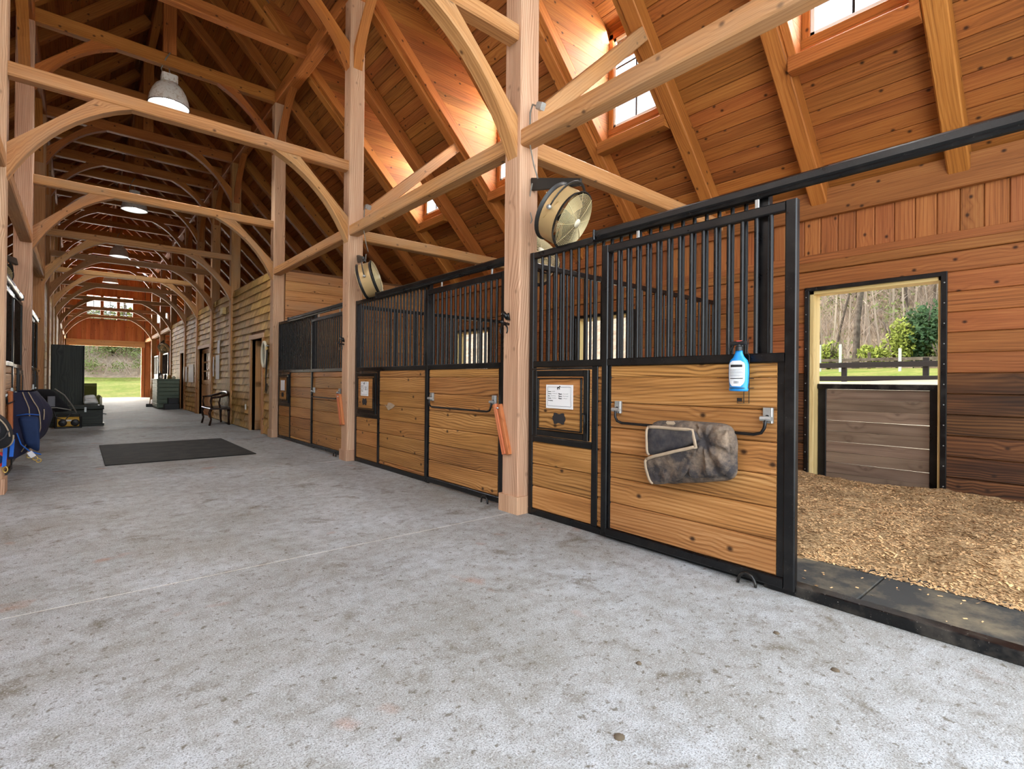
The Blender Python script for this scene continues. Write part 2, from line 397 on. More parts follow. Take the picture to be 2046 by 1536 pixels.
def thing(name, loc, label, cat, group=None, kind=None):
    o = bpy.data.objects.new(name, None); o.empty_display_size = .1
    p = Vector(loc)
    if MB.X is not None: p = MB.X @ p
    link(o, None, p)
    return tag(o, label, cat, group, kind)
CACHE = {}
def share(name, key, builder, mat, loc, parent, smooth=False):
    """object with shared mesh data; builder() makes the mesh around the local origin"""
    if key not in CACHE:
        keep = MB.X; MB.X = None
        CACHE[key] = mesh(name, builder(), mat, Vector((0, 0, 0)), smooth); MB.X = keep
    p = Vector(loc)
    if MB.X is not None: p = MB.X @ p
    return link(bpy.data.objects.new(name, CACHE[key]), parent, p)
def text(name, body, size, loc, xdir, ydir, mat, parent, bold=0.0):
    cu = bpy.data.curves.new('t', 'FONT'); cu.body = body; cu.size = size; cu.extrude = .0006; cu.offset = bold
    t = bpy.data.objects.new('t', cu); me = bpy.data.meshes.new_from_object(t)
    bpy.data.objects.remove(t); bpy.data.curves.remove(cu)
    xd = Vector(xdir).normalized(); yd = Vector(ydir).normalized(); zd = xd.cross(yd)
    mt = Matrix(((xd.x, yd.x, zd.x, 0), (xd.y, yd.y, zd.y, 0), (xd.z, yd.z, zd.z, 0), (0, 0, 0, 1)))
    me.transform(mt); me.materials.clear(); me.materials.append(M[mat])
    return link(bpy.data.objects.new(name, me), parent, loc)
MIR = Matrix.Translation((2.32, 0, 0)) @ Matrix.Diagonal((-1, 1, 1, 1))     # mirror about the aisle centre line x = 1.16

# ------------------------------------------------------------------ measured layout (metres)
CX = 1.16                 # aisle centre
XP = 2.88                 # aisle face of right-hand posts
XW = 6.5                  # inner face of right-hand outer wall
XF = 2.975                # face of the stall fronts
POSTS = [-.37, 3.29, 6.95, 10.61, 14.27, 16.71, 19.15, 21.59, 25.25, 28.91, 32.57]
YEND = 36.23
SL = 1.03; CS = math.sqrt(1 + SL * SL)
zr = lambda x: 3.13 + SL * (6.5 - x)           # underside of rafters, right slope
zb = lambda x: zr(x) + .287                    # underside of roof boards
RY = lambda i: 3.42 + 1.22 * i                 # rafter centres
DORM = {-2: 1, 0: 1, 2: 1, 4: 1, 20: 1, 22: 1, 24: 1}
zd = lambda x: 6.913 - .564 * (x - 3.725)      # underside of dormer roof
XD0, XD1 = 2.34, 5.55                          # dormer from near the ridge to its window wall
# ================================================================== SETTING
def struct(o, label, cat): return tag(o, label, cat, None, 'structure')

# ---- concrete floor: slabs with a pale joint between them
floor = bpy.data.objects.new('floor', None); link(floor, None, V(CX, 0, 0))
struct(floor, 'grey broom-finished concrete aisle floor of the barn', 'floor')
jy = [-2.2] + [3.395 + 3.66 * k for k in range(0, 9)] + [36.5]
for a, b in zip(jy, jy[1:]):
    obj('slab', MB().box(-.72, 3.0, a + .006, b - .006, -.12, 0, .003, 'y'), 'concrete', floor)
    if b < 36: obj('joint', MB().box(-.72, 2.9, b - .006, b + .006, -.1, -.0015, 0, 'x'), 'joint', floor)
for sx in ((3.0, 6.62), (-4.3, -.72)):
    obj('stall_base', MB().box(sx[0], sx[1], -.6, 36.5, -.14, -.004), 'concrete', floor)

# ---- outer walls
def cutrows(y0, y1, z0, z1, rowh, holes):
    """rows of boards between z0 and z1 with holes (ya,yb,za,zb) left free -> list of (ya,yb,za,zb)"""
    out = []; n = max(1, round((z1 - z0) / rowh)); h = (z1 - z0) / n
    for k in range(n):
        a, b = z0 + k * h, z0 + (k + 1) * h; segs = [(y0, y1, a, b)]
        for (ha, hb, hz0, hz1) in holes:
            new = []
            for (sa, sb, ca, cb) in segs:
                if cb <= hz0 + .004 or ca >= hz1 - .004 or sb <= ha or sa >= hb: new.append((sa, sb, ca, cb)); continue
                if sa < ha: new.append((sa, ha, ca, cb))
                if sb > hb: new.append((hb, sb, ca, cb))
                if cb > hz1 + .01: new.append((max(sa, ha), min(sb, hb), hz1, cb))
                if ca < hz0 - .01: new.append((max(sa, ha), min(sb, hb), ca, hz0))
            segs = new
        out += segs
    return out
STALLS = [-.37, 3.29, 6.95]                        # near post lines of the three right-hand stalls
WIN = lambda p: (p + 1.48, p + 2.68)               # opening of the half door in the outer wall, relative to the bay
def sheath(name, label):
    m = MB()
    holes = [(*WIN(p), 0, 2.22) for p in STALLS + [25.25, 28.91]]
    ys = [-.6]
    for h in holes: ys += [h[0], h[1]]
    ys.append(36.4)
    for i in range(len(ys) - 1):
        if i % 2 == 0: m.box(XW + .03, XW + .12, ys[i], ys[i + 1], -.12, 3.6)
        else: m.box(XW + .03, XW + .12, ys[i], ys[i + 1], 2.22, 3.6)
    return struct(obj(name, m, 'exterior'), label, 'wall')
wall_right = sheath('wall_right', 'outer wall of knotty orange boards behind the right-hand stalls')
MB.X = MIR; wall_left = sheath('wall_left', 'outer wall of boards behind the stalls left of the aisle'); MB.X = None

def stall_back(p, wall, fine):
    ya, yb = WIN(p); y0, y1 = p + .13, p + 3.79
    hole = [(ya, yb, -.2, 2.22)]
    for (a, b, c, d) in cutrows(y0, y1, .04, 1.262, .2, hole):
        obj('kick_board', MB().box(XW - .012, XW + .03, a, b, c + .002, d - .002, .008, 'y'), 'kick', wall)
    for (a, b, c, d) in cutrows(y0, y1, 1.262, 2.45, .19, hole):
        obj('wall_board', MB().box(XW, XW + .03, a, b, c + .0015, d - .0015, .007, 'y'), 'wallb', wall)
    obj('ledger_board', MB().box(XW - .03, XW + .03, y0, y1, 2.45, 2.55, .006, 'y'), 'wallb', wall)
    obj('ledger_board', MB().box(XW - .012, XW + .03, y0, y1, 2.552, 2.64, .004, 'y'), 'wallb', wall)
    n = 21
    for k in range(n):
        a = y0 + (y1 - y0) * k / n; b = y0 + (y1 - y0) * (k + 1) / n
        obj('upright_board', MB().box(XW, XW + .03, a + .0015, b - .0015, 2.64, 3.05, .009, 'z'), 'wallb', wall)
    obj('plate', MB().box(XW - .06, XW + .05, y0, y1, 3.05, 3.36, .006, 'y'), 'wallb', wall)
for p in STALLS: stall_back(p, wall_right, True)
MB.X = MIR
for p in (-.37, 3.29, 6.95, 10.61):
    m = MB()
    for (a, b, c, d) in cutrows(p + .13, p + 3.79, .04, 3.05, .19, [(*WIN(p), -.2, 2.22)] if p < 10 else []): m.box(XW, XW + .03, a, b, c + .0015, d - .0015, .004, 'y')
    tag(obj('wall_board', m, 'wallb', wall_left), kind='stuff')
MB.X = None

# ---- half doors with an open top, looking out on the paddock
WORDS = ['of the near open stall', 'of the second stall, seen through its bars', 'of the third stall, seen through its bars']
for k, p in enumerate(STALLS):
    ya, yb = WIN(p)
    d = thing('door_%d' % (k + 1), (XW + .12, (ya + yb) / 2, 0), 'grey half door with open top in the back wall ' + WORDS[k], 'half door', None, 'structure')
    f = MB()                                                     # black angle-iron edging on the boards
    f.box(XW - .03, XW + .01, ya - .045, ya + .004, 0, 2.26, .004); f.box(XW - .03, XW + .01, yb - .004, yb + .045, 0, 2.26, .004)
    f.box(XW - .03, XW + .01, ya, yb, 2.216, 2.26, .004)
    obj('edging', f, 'black', d)
    if k == 0:
        for z in [.2 * i + .15 for i in range(11)]:
            for y in (ya - .025, yb + .025):
                share('screw', 'screw', lambda: MB().tube([(-.004, 0, 0), (.002, 0, 0)], .006, 6), 'galv', (XW - .03, y, z), d)
    obj('jamb', MB().box(XW + .01, XW + .2, yb - .045, yb, 0, 2.22, .003), 'jamb', d)
    obj('jamb', MB().box(XW + .01, XW + .2, ya, ya + .03, 0, 2.22, .003), 'jamb', d)
    obj('head_jamb', MB().box(XW + .01, XW + .2, ya, yb, 2.18, 2.22, .003), 'jamb', d)
    obj('steel_stile', MB().box(XW + .14, XW + .2, yb - .135, yb - .05, .02, 1.12, .006), 'black', d)
    obj('steel_stile', MB().box(XW + .14, XW + .2, ya + .03, ya + .115, .02, 1.12, .006), 'black', d)
    obj('top_rail', MB().box(XW + .12, XW + .2, ya + .03, yb - .05, 1.085, 1.145, .01), 'sill', d)
    z = 1.083; 
    for i in range(9):
        gap = .005 if i in (3, 5, 7) else .001
        z1 = z - gap; z0 = max(.03, z1 - .118)
        dz = .005 if i in (3, 5, 7) else 0
        if z0 < z1: obj('half_door_board', MB().beam((XW + .17, ya + .115, (z0 + z1) / 2 - dz * .4), (XW + .17, yb - .135, (z0 + z1) / 2 + dz * .4), .03, z1 - z0, (1, 0, 0), .003), 'greyb', d)
        z = z0

# ---- roof: deck, boards, rafters, dormers (right slope; the left is its mirror image)
def slopebeam(m, x0, x1, y, w, depth, off, ch=.008):
    """beam lying along the right roof slope; off = height of its underside above the rafter underside plane"""
    n = Vector((SL, 0, 1)) / CS
    a = Vector((x0, y, zr(x0) + off)) + n * (depth / 2); b = Vector((x1, y, zr(x1) + off)) + n * (depth / 2)
    return m.beam(a, b, w, depth, (0, 1, 0), ch)
def roofrow(m, xa, xb, y0, y1):
    n = Vector((SL, 0, 1)) / CS; xm = (xa + xb) / 2
    c = Vector((xm, 0, zb(xm))) + n * .015; w = (xb - xa) * CS
    return m.beam((c.x, y0, c.z), (c.x, y1, c.z), w - .003, .03, (1, 0, -SL), .009)
def roof(name, label, near, imin, imax):
    deck = MB(); n = Vector((SL, 0, 1)) / CS
    def dk(xa, xb, y0, y1):
        xm = (xa + xb) / 2; c = Vector((xm, 0, zb(xm))) + n * .075
        deck.beam((c.x, y0, c.z), (c.x, y1, c.z), (xb - xa) * CS, .08, (1, 0, -SL))
    for i in range(-4, 27):
        y0, y1 = RY(i), min(RY(i + 1), 36.4)
        if y0 >= 36.3: break
        if i in DORM: dk(CX - .1, XD0, y0, y1); dk(XD1, 6.95, y0, y1)
        else: dk(CX - .1, 6.95, y0, y1)
    ceil = struct(obj(name, deck, 'exterior'), label, 'ceiling')
    rest = MB(); dx = .108; rows = int((6.8 - CX) / dx)
    for r in range(rows):
        xa = CX + r * dx; xb = xa + dx; dorm = xb > XD0 + .02 and xa < XD1 - .06
        i = -3 + (0 if dorm else -(r % 3))
        while i < 27:
            if dorm:
                if i in DORM: i += 1; continue
                L = 1
            else: L = 3
            y0 = max(RY(i), -1.4); y1 = min(RY(i + L), 36.3)
            if y1 - y0 > .05:
                if imin <= i <= imax: obj('roof_board', roofrow(MB(), xa, xb, y0 + .001, y1 - .001), 'roof', ceil)
                else: roofrow(rest, xa, xb, y0 + .001, y1 - .001)
            i += L
    tag(obj('roof_board', rest, 'roof', ceil), kind='stuff')
    for i in range(-3, 27):
        obj('rafter', slopebeam(MB(), CX + .05, 6.78, RY(i), .17, .2, 0, .012), 'rafter', ceil)
        if i in DORM and i < 10:
            obj('trimmer', slopebeam(MB(), XD0, 5.36, RY(i) + .125, .078, .24, .06, .006), 'rafter', ceil)
        if i - 1 in DORM and i < 12:
            obj('trimmer', slopebeam(MB(), XD0, 5.36, RY(i) - .125, .078, .24, .06, .006), 'rafter', ceil)
    for i in DORM:
        dormer(ceil, i, near)
    return ceil
def dormer(ceil, i, near):
    y0, y1 = RY(i) + .165, RY(i + 1) - .165
    if i > 10: y0, y1 = RY(i) + .085, RY(i + 1) - .085
    fr = MB(); X0, X1 = 5.47, 5.53; za, zt = 4.56, 5.86
    fr.box(X0, X1, y0, y0 + .075, za, zt, .006); fr.box(X0, X1, y1 - .075, y1, za, zt, .006)
    fr.box(X0 - .01, X1, y0, y1, za - .08, za + .01, .008, 'y'); fr.box(X0, X1, y0, y1, zt - .08, zt, .006, 'y')
    D = obj('dormer', fr, 'rafter', ceil)
    fine = i < 10 and near
    sash = MB(); ya, yb = y0 + .078, y1 - .078; ym = (ya + yb) / 2; xs = 5.5
    for (a, b) in ((ya, ya + .035), (yb - .035, yb)): sash.box(xs - .015, xs + .015, a, b, za + .012, zt - .082)
    sash.box(xs - .015, xs + .015, ya, yb, za + .012, za + .05); sash.box(xs - .015, xs + .015, ya, yb, zt - .12, zt - .082)
    obj('sash', sash, 'white', D)
    mt = MB(); mt.box(xs - .012, xs + .012, ym - .011, ym + .011, za + .05, zt - .12)
    for f in (1 / 3, 2 / 3):
        z = za + .05 + (zt - za - .17) * f; mt.box(xs - .011, xs + .011, ya + .035, yb - .035, z - .011, z + .011)
    obj('muntin', mt, 'blackpl', D)
    for a, b in ((ya + .035, ym - .011), (ym + .011, yb - .035)):
        for q in range(3):
            zz0 = za + .05 + (zt - za - .17) * q / 3; zz1 = zz0 + (zt - za - .17) / 3
            obj('pane', MB().box(xs - .002, xs + .002, a, b, zz0 + .011, zz1 - .011), 'glass', D)
    obj('apron_board', MB().box(5.46, 5.5, y0 - .05, y1 + .05, 4.33, za - .08, .005, 'y'), 'rafter', D)
    obj('header', MB().box(5.33, 5.47, y0 - .075, y1 + .075, 4.23, 4.38, .008, 'y'), 'rafter', D)
    bl = MB()
    for s_, yc in ((1, y0), (-1, y1)):
        z = zb(XD1) - .02
        while z < 7.75:
            zz = min(z + .15, 7.75)
            def xr(q): return 6.5 - (q - 3.417) / SL - .03
            def xd(q): return min(XD1, 3.725 + (6.913 - q) / .564)
            pl = [(xr(z), z + .001), (xd(z), z + .001), (xd(zz), zz - .001), (xr(zz), zz - .001)]
            if pl[1][0] - pl[0][0] > .02:
                if pl[2][0] < pl[3][0]: pl = pl[:2] + [((pl[2][0] + pl[3][0]) / 2, zz - .001)]
                t = MB() if fine else bl
                t.prism(pl, (0, -.025 * s_, 0), (0, yc, 0))
                if fine: obj('cheek_board', t, 'roof', D)
            z = zz
    x = XD0; 
    while x < XD1 + .05:
        xb = min(x + .135, XD1 + .08); xm = (x + xb) / 2
        t = MB() if fine else bl
        t.beam((xm, y0 - .02, zd(xm) + .015), (xm, y1 + .02, zd(xm) + .015), (xb - x) * 1.148 - .002, .03, (1, 0, -.564), .005)
        if fine: obj('ceiling_board', t, 'roof', D)
        x = xb
    if bl.v: tag(obj('cheek_board', bl, 'roof', D), kind='stuff')
    xm = (XD0 + XD1) / 2
    obj('dormer_roof', MB().beam((xm + .1, y0 - .1, zd(xm + .1) + .08), (xm + .1, y1 + .1, zd(xm + .1) + .08), (XD1 - XD0 + .5) * 1.148, .06, (1, 0, -.564)), 'exterior', D)
    ck = MB()
    for yc, s_ in ((y0 - .03, -1), (y1 + .03, 1)):
        ck.prism([(XD0, zb(XD0) - .02), (XD1, zb(XD1) - .05), (XD1, zd(XD1) + .03)], (0, s_ * .04, 0), (0, yc, 0))
    obj('cheek_cladding', ck, 'exterior', D)
    obj('head_panel', MB().box(5.5, 5.56, y0 - .05, y1 + .05, zt - .02, zd(5.53) + .03, 0, 'y'), 'rafter', D)
    obj('end_panel', MB().box(5.5, 5.56, y0 - .05, y1 + .05, zb(5.56) - .08, za, 0, 'y'), 'rafter', D)
ceil_r = roof('ceiling', 'boarded roof slope with rafters and glazed dormers above the right-hand stalls', True, -3, 6)
MB.X = MIR
ceil_l = roof('ceiling', 'boarded roof slope with rafters left of the ridge', False, 2, 8)
MB.X = None

# ---- far gable wall with the open barn door and the three-part window
gab = MB()
hy0, hy1 = YEND + .04, YEND + .14
wx0, wx1, wz0, wz1 = .22, 2.37, 4.3, 5.68
def gbox(x0, x1, z0, z1): gab.box(x0, x1, hy0, hy1, z0, z1)
gbox(-4.3, -.56, -.1, 3.1); gbox(2.88, 6.6, -.1, 3.1)
for x0, x1, z0, z1 in ((-.56, 2.88, 2.9, wz0), (-.56, wx0, wz0, wz1), (wx1, 2.88, wz0, wz1), (-.56, 2.88, wz1, 7.0)): gbox(x0, x1, z0, z1)
gs = lambda x: 3.3 + (6.6 - x) * 1.0215
for x0, x1 in ((2.88, 3.43), (3.97, 6.6)): gab.prism([(x0, 3.1), (x1, 3.1), (x1, gs(x1)), (x0, gs(x0))], (0, .1, 0), (0, hy0, 0))
gbox(3.43, 3.97, 3.1, 4.33); gab.prism([(3.43, 4.97), (3.97, 4.97), (3.97, gs(3.97)), (3.43, gs(3.43))], (0, .1, 0), (0, hy0, 0))
gab.prism([(-.56, 3.1), (-4.28, 3.1), (-4.28, 3.3), (-.56, 7.1)], (0, .1, 0), (0, hy0, 0))
gab.prism([(-.56, 7.0), (2.88, 7.0), (CX, 8.9)], (0, .1, 0), (0, hy0, 0))
wall_far = struct(obj('wall_far', gab, 'exterior'), 'far gable wall of red-brown upright boards above the open barn door', 'wall')
holes = [(wx0, wx1, wz0, wz1)]
x = -.5
while x < 2.86:
    xb = min(x + .19, 2.86)
    top = 8.75 - abs((x + xb) / 2 - CX) * SL
    if xb <= wx0 + .05 or x >= wx1 - .05:
        obj('gable_board', MB().box(x + .002, xb - .002, hy0 - .03, hy0, 2.92, top, .004, 'z'), 'gable', wall_far)
    else:
        obj('gable_board', MB().box(x + .002, xb - .002, hy0 - .03, hy0, 2.92, wz0, .004, 'z'), 'gable', wall_far)
        obj('gable_board', MB().box(x + .002, xb - .002, hy0 - .03, hy0, wz1, top, .004, 'z'), 'gable', wall_far)
    x = xb
far = MB()
for x0, x1, sgn in ((2.9, 6.5, 1), (-4.18, -.58, -1)):
    x = x0
    while x < x1 - .02:
        xb = min(x + .19, x1); xm = (x + xb) / 2; top = zb(xm if sgn > 0 else 2.32 - xm) - .05
        if sgn > 0 and xb > 3.42 and x < 3.98:
            far.box(x + .002, xb - .002, hy0 - .03, hy0, 0, 4.32, .004, 'z'); far.box(x + .002, xb - .002, hy0 - .03, hy0, 4.98, top, .004, 'z')
        else: far.box(x + .002, xb - .002, hy0 - .03, hy0, 0, top, .004, 'z')
        x = xb
tag(obj('gable_board', far, 'gable', wall_far), kind='stuff')
obj('door_header', MB().box(-.56, 2.88, hy0 - .12, hy0, 2.86, 3.2, .01, 'x'), 'beam', wall_far)
obj('door_casing', MB().box(2.72, 2.88, hy0 - .1, hy0 + .12, 0, 2.86, .01), 'gable', wall_far)
obj('door_casing', MB().box(-.56, -.4, hy0 - .1, hy0 + .12, 0, 2.86, .01), 'gable', wall_far)
win = thing('window_1', (CX, YEND, wz0), 'three-part grid window high in the far gable wall', 'window', None, 'structure')
w3 = (wx1 - wx0) / 3
for k in range(3):
    a, b = wx0 + k * w3, wx0 + (k + 1) * w3
    f = MB(); f.box(a, a + .07, hy0 - .05, hy0 + .05, wz0, wz1); f.box(b - .07, b, hy0 - .05, hy0 + .05, wz0, wz1)
    f.box(a, b, hy0 - .05, hy0 + .05, wz0, wz0 + .06); f.box(a, b, hy0 - .05, hy0 + .05, wz1 - .06, wz1)
    fr = obj('window_frame', f, 'gable', win)
    m = MB(); m.box((a + b) / 2 - .014, (a + b) / 2 + .014, hy0 - .01, hy0 + .02, wz0 + .06, wz1 - .06)
    for q in range(1, 4):
        z = wz0 + .06 + (wz1 - wz0 - .12) * q / 4; m.box(a + .07, b - .07, hy0 - .01, hy0 + .02, z - .014, z + .014)
    obj('muntin', m, 'blackpl', fr)
    for (c, d) in ((a + .07, (a + b) / 2 - .014), ((a + b) / 2 + .014, b - .07)):
        for q in range(4):
            z0 = wz0 + .06 + (wz1 - wz0 - .12) * q / 4; z1 = z0 + (wz1 - wz0 - .12) / 4
            obj('pane', MB().box(c, d, hy0 + .002, hy0 + .006, z0 + .014, z1 - .014), 'glass', fr)
w2 = thing('window_2', (3.7, YEND, 4.3), 'small white sash window in the far gable, right of the posts', 'window', None, 'structure')
f = MB(); q0, q1 = hy0 - .07, hy0 - .03
f.box(3.4, 3.46, q0, q1, 4.3, 5.0); f.box(3.94, 4.0, q0, q1, 4.3, 5.0); f.box(3.4, 4.0, q0, q1, 4.3, 4.36); f.box(3.4, 4.0, q0, q1, 4.94, 5.0); f.box(3.69, 3.71, q0, q1, 4.36, 4.94)
obj('window_frame', f, 'white', w2)
obj('pane', MB().box(3.46, 3.94, hy0 - .05, hy0 - .045, 4.36, 4.94, 0, 'z'), 'glass', w2)

# ---- the enclosed room on the right: shingled wall facing the aisle
wr = MB(); RY0, RY1 = 10.64, 25.4
doors = [(11.50, 12.42, 2.0), (17.15, 18.95, 2.06), (21.75, 22.75, 2.06)]     # openings in the wall: y0, y1, height
ys = [RY0]
for d in doors: ys += [d[0], d[1]]
ys.append(RY1)
for i in range(len(ys) - 1):
    if i % 2 == 0: wr.box(2.94, 3.04, ys[i], ys[i + 1], 0, 3.32)
    else: wr.box(2.94, 3.04, ys[i], ys[i + 1], doors[i // 2][2], 3.32)
wr.box(3.0, 6.5, RY0, RY0 + .1, 0, 3.32, 0, 'x'); wr.box(3.0, 6.5, RY1 - .1, RY1, 0, 3.32, 0, 'x')
wr.box(2.94, 6.5, RY0, RY1, 3.28, 3.33, 0, 'y')
wall_room = struct(obj('wall_room_right', wr, 'exterior'), 'shingled room wall with doorways along the right side of the aisle', 'wall')
rng = random.Random(3)
def shingle(m, y0, y1, z0, z1):
    m.prism([(2.908, z0), (2.94, z0), (2.94, z1), (2.932, z1)], (0, y1 - y0, 0), (0, y0, 0)); return m
rest = MB(); cnt = 0; rowh = .165; zz = .02
row = 0
while zz < 3.3:
    zt = min(zz + rowh, 3.31)
    y = 10.86 + rng.uniform(-.12, 0)
    while y < RY1 - .02:
        wd = rng.choice((.14, .18, .22, .3, .42)) * (1.9 if zz > 2.3 and y < 14 else 1); yb = min(y + wd, RY1); ya = max(y, 10.86); y = y + wd
        segs = [(ya, yb)]
        for d in doors:
            if zz < d[2] + .05:
                ns = []
                for a, b in segs:
                    if b <= d[0] - .1 or a >= d[1] + .1: ns.append((a, b)); continue
                    if a < d[0] - .1: ns.append((a, d[0] - .1))
                    if b > d[1] + .1: ns.append((d[1] + .1, b))
                segs = ns
        for a, b in segs:
            if b - a < .02: continue
            jit = rng.uniform(-.006, .006)
            if b < 14.2 and cnt < 290:
                obj('shingle', shingle(MB(), a + .005, b - .005, zz + jit, zt), 'shingle', wall_room); cnt += 1
            else: shingle(rest, a + .005, b - .005, zz + jit, zt)
    zz = zt; row += 1
tag(obj('shingle', rest, 'shingle', wall_room), kind='stuff')
# boards of the room's end wall above the third stall
for k in range(17):
    z0 = .05 + k * .19
    obj('wall_board', MB().box(3.1, XW, RY0 - .03, RY0, z0 + .0015, min(z0 + .1885, 3.3), .008, 'x'), 'beam', wall_room)
obj('corner_board', MB().box(2.9, 2.945, 10.83, 10.93, 0, 3.3, .005), 'post', wall_room)
MB.X = MIR
wl = MB(); wl.box(2.94, 3.04, 14.3, 25.4, 0, 3.32); wl.box(3.0, 6.5, 14.3, 14.4, 0, 3.32, 0, 'x'); wl.box(3.0, 6.5, 25.3, 25.4, 0, 3.32, 0, 'x'); wl.box(2.94, 6.5, 14.3, 25.4, 3.28, 3.33, 0, 'y')
wall_lroom = struct(obj('wall_room_left', wl, 'exterior'), 'boarded room wall along the left side of the aisle beyond the stalls', 'wall')
m = MB()
for k in range(17):
    z0 = .02 + k * .19
    for a, b in ((14.5, 16.6), (16.95, 19.05), (19.35, 21.5), (21.9, 25.1)): m.box(2.915, 2.94, a, b, z0 + .002, min(z0 + .188, 3.3), .004, 'y')
tag(obj('wall_board', m, 'shingle', wall_lroom), kind='stuff')
MB.X = None
# doorways of the room
def room_door(n, d, label, openang, glazed, leaf):
    y0, y1, h = d
    t = thing('door_%d' % n, (2.94, (y0 + y1) / 2, 0), label, 'door', None, 'structure')
    c = MB(); c.box(2.895, 3.05, y0 - .1, y0, 0, h, .005); obj('casing', c, 'beam', t)
    c = MB(); c.box(2.895, 3.05, y1, y1 + .1, 0, h, .005); obj('casing', c, 'beam', t)
    c = MB(); c.box(2.89, 3.05, y0 - .12, y1 + .12, h, h + .1, .005); obj('head_casing', c, 'post', t)
    W = y1 - y0 - .02; ca, sa = math.cos(openang), math.sin(openang)
    keep = MB.X
    MB.X = Matrix.Translation((3.0, y1 - .01, 0)) @ Matrix(((ca, sa, 0, 0), (-sa, ca, 0, 0), (0, 0, 1, 0), (0, 0, 0, 1)))
    L = MB(); L.box(0, .045, -W, -W + .12, .01, h - .01, .004); L.box(0, .045, -.12, 0, .01, h - .01, .004)
    for z0, z1 in ((.01, .22), (.95, 1.08), (h - .14, h - .01)): L.box(0, .045, -W, 0, z0, z1, .004, 'y')
    lf = obj('door_leaf', L, leaf, t)
    obj('door_panel', MB().box(.012, .03, -W + .12, -.12, .22, .95, 0, 'z'), leaf, lf)
    if glazed:
        g = MB()
        for q in (1, 2): g.box(.005, .04, -W + .12, -.12, 1.08 + (h - 1.22) * q / 3 - .02, 1.08 + (h - 1.22) * q / 3 + .02, 0, 'y')
        g.box(.005, .04, -W / 2 - .02, -W / 2 + .02, 1.08, h - .14)
        obj('muntin', g, leaf, lf); obj('pane', MB().box(.02, .024, -W + .12, -.12, 1.08, h - .14, 0, 'z'), 'glass', lf)
    else: obj('door_panel', MB().box(.012, .03, -W + .12, -.12, 1.08, h - .14, 0, 'z'), leaf, lf)
    hd = MB().tube([(0, -W + .07, 1.0), (-.05, -W + .07, 1.0), (-.05, -W + .18, 1.0)], .011, 6)
    obj('handle', hd, 'blackpl', lf, True)
    MB.X = keep
room_door(4, doors[0], 'dark doorway with half-open timber door beside the stall corner post', math.radians(-64), False, 'beam')
room_door(5, doors[1], 'glazed wooden door in the middle of the shingled wall', 0, True, 'beam')
room_door(6, doors[2], 'narrow wooden door beside the green cabinet', 0, False, 'beam')
# ================================================================== TIMBER FRAME
def brace(m, inner, outer, off, o, e1):
    """curved brace: inner and outer edge curves in the (e1, z) plane, extruded by off"""
    n = len(inner)
    e1 = Vector(e1); o = Vector(o); off = Vector(off)
    P = lambda q: o + e1 * q[0] + Vector((0, 0, q[1]))
    flip = e1.cross(Vector((0, 0, 1))).dot(off) < 0
    a = m.pts([P(q) for q in inner]); b = m.pts([P(q) for q in outer]); c = m.pts([P(q) + off for q in inner]); d = m.pts([P(q) + off for q in outer])
    L = [0.0]
    for i in range(n - 1): L.append(L[-1] + math.hypot(inner[i + 1][0] - inner[i][0], inner[i + 1][1] - inner[i][1]))
    W = .2; T = off.length
    def F(i, u):
        if flip: i, u = i[::-1], u[::-1]
        m.face(i, u)
    for i in range(n - 1):
        l0, l1 = L[i], L[i + 1]
        F((a + i, b + i, b + i + 1, a + i + 1), ((l0, 0), (l0, W), (l1, W), (l1, 0)))
        F((c + i, c + i + 1, d + i + 1, d + i), ((l0, 0), (l1, 0), (l1, W), (l0, W)))
        F((a + i, a + i + 1, c + i + 1, c + i), ((l0, .3), (l1, .3), (l1, .3 + T), (l0, .3 + T)))
        F((b + i, d + i, d + i + 1, b + i + 1), ((l0, .5), (l0, .5 + T), (l1, .5 + T), (l1, .5)))
    F((a, c, d, b), ((0, 0), (0, T), (.05, T), (.05, 0))); e = n - 1
    F((a + e, b + e, d + e, c + e), ((0, 0), (.05, 0), (.05, T), (0, T)))
    return m
def arc(p0, p1, p2, n):            # quadratic curve
    return [((1 - t) ** 2 * p0[0] + 2 * t * (1 - t) * p1[0] + t * t * p2[0], (1 - t) ** 2 * p0[1] + 2 * t * (1 - t) * p1[1] + t * t * p2[1]) for t in [i / n for i in range(n + 1)]]
NI = 10
IN_ = arc((0, 3.09), (.33, 3.83), (.98, 4.1), NI); OUT = [(0 + .66 * i / NI, 3.44 + .66 * i / NI) for i in range(NI + 1)]
ORD = ['nearest', 'second', 'third', 'fourth', 'fifth', 'sixth', 'seventh', 'eighth', 'ninth', 'tenth']
WHERE = ['at the near stall door', 'at the second stall', 'at the shingled corner', 'past the first doorway', 'past the dark bench', 'past the glazed door',
         'before the narrow door', 'at the green cabinet', 'just past the green cabinet', 'last before the gable']
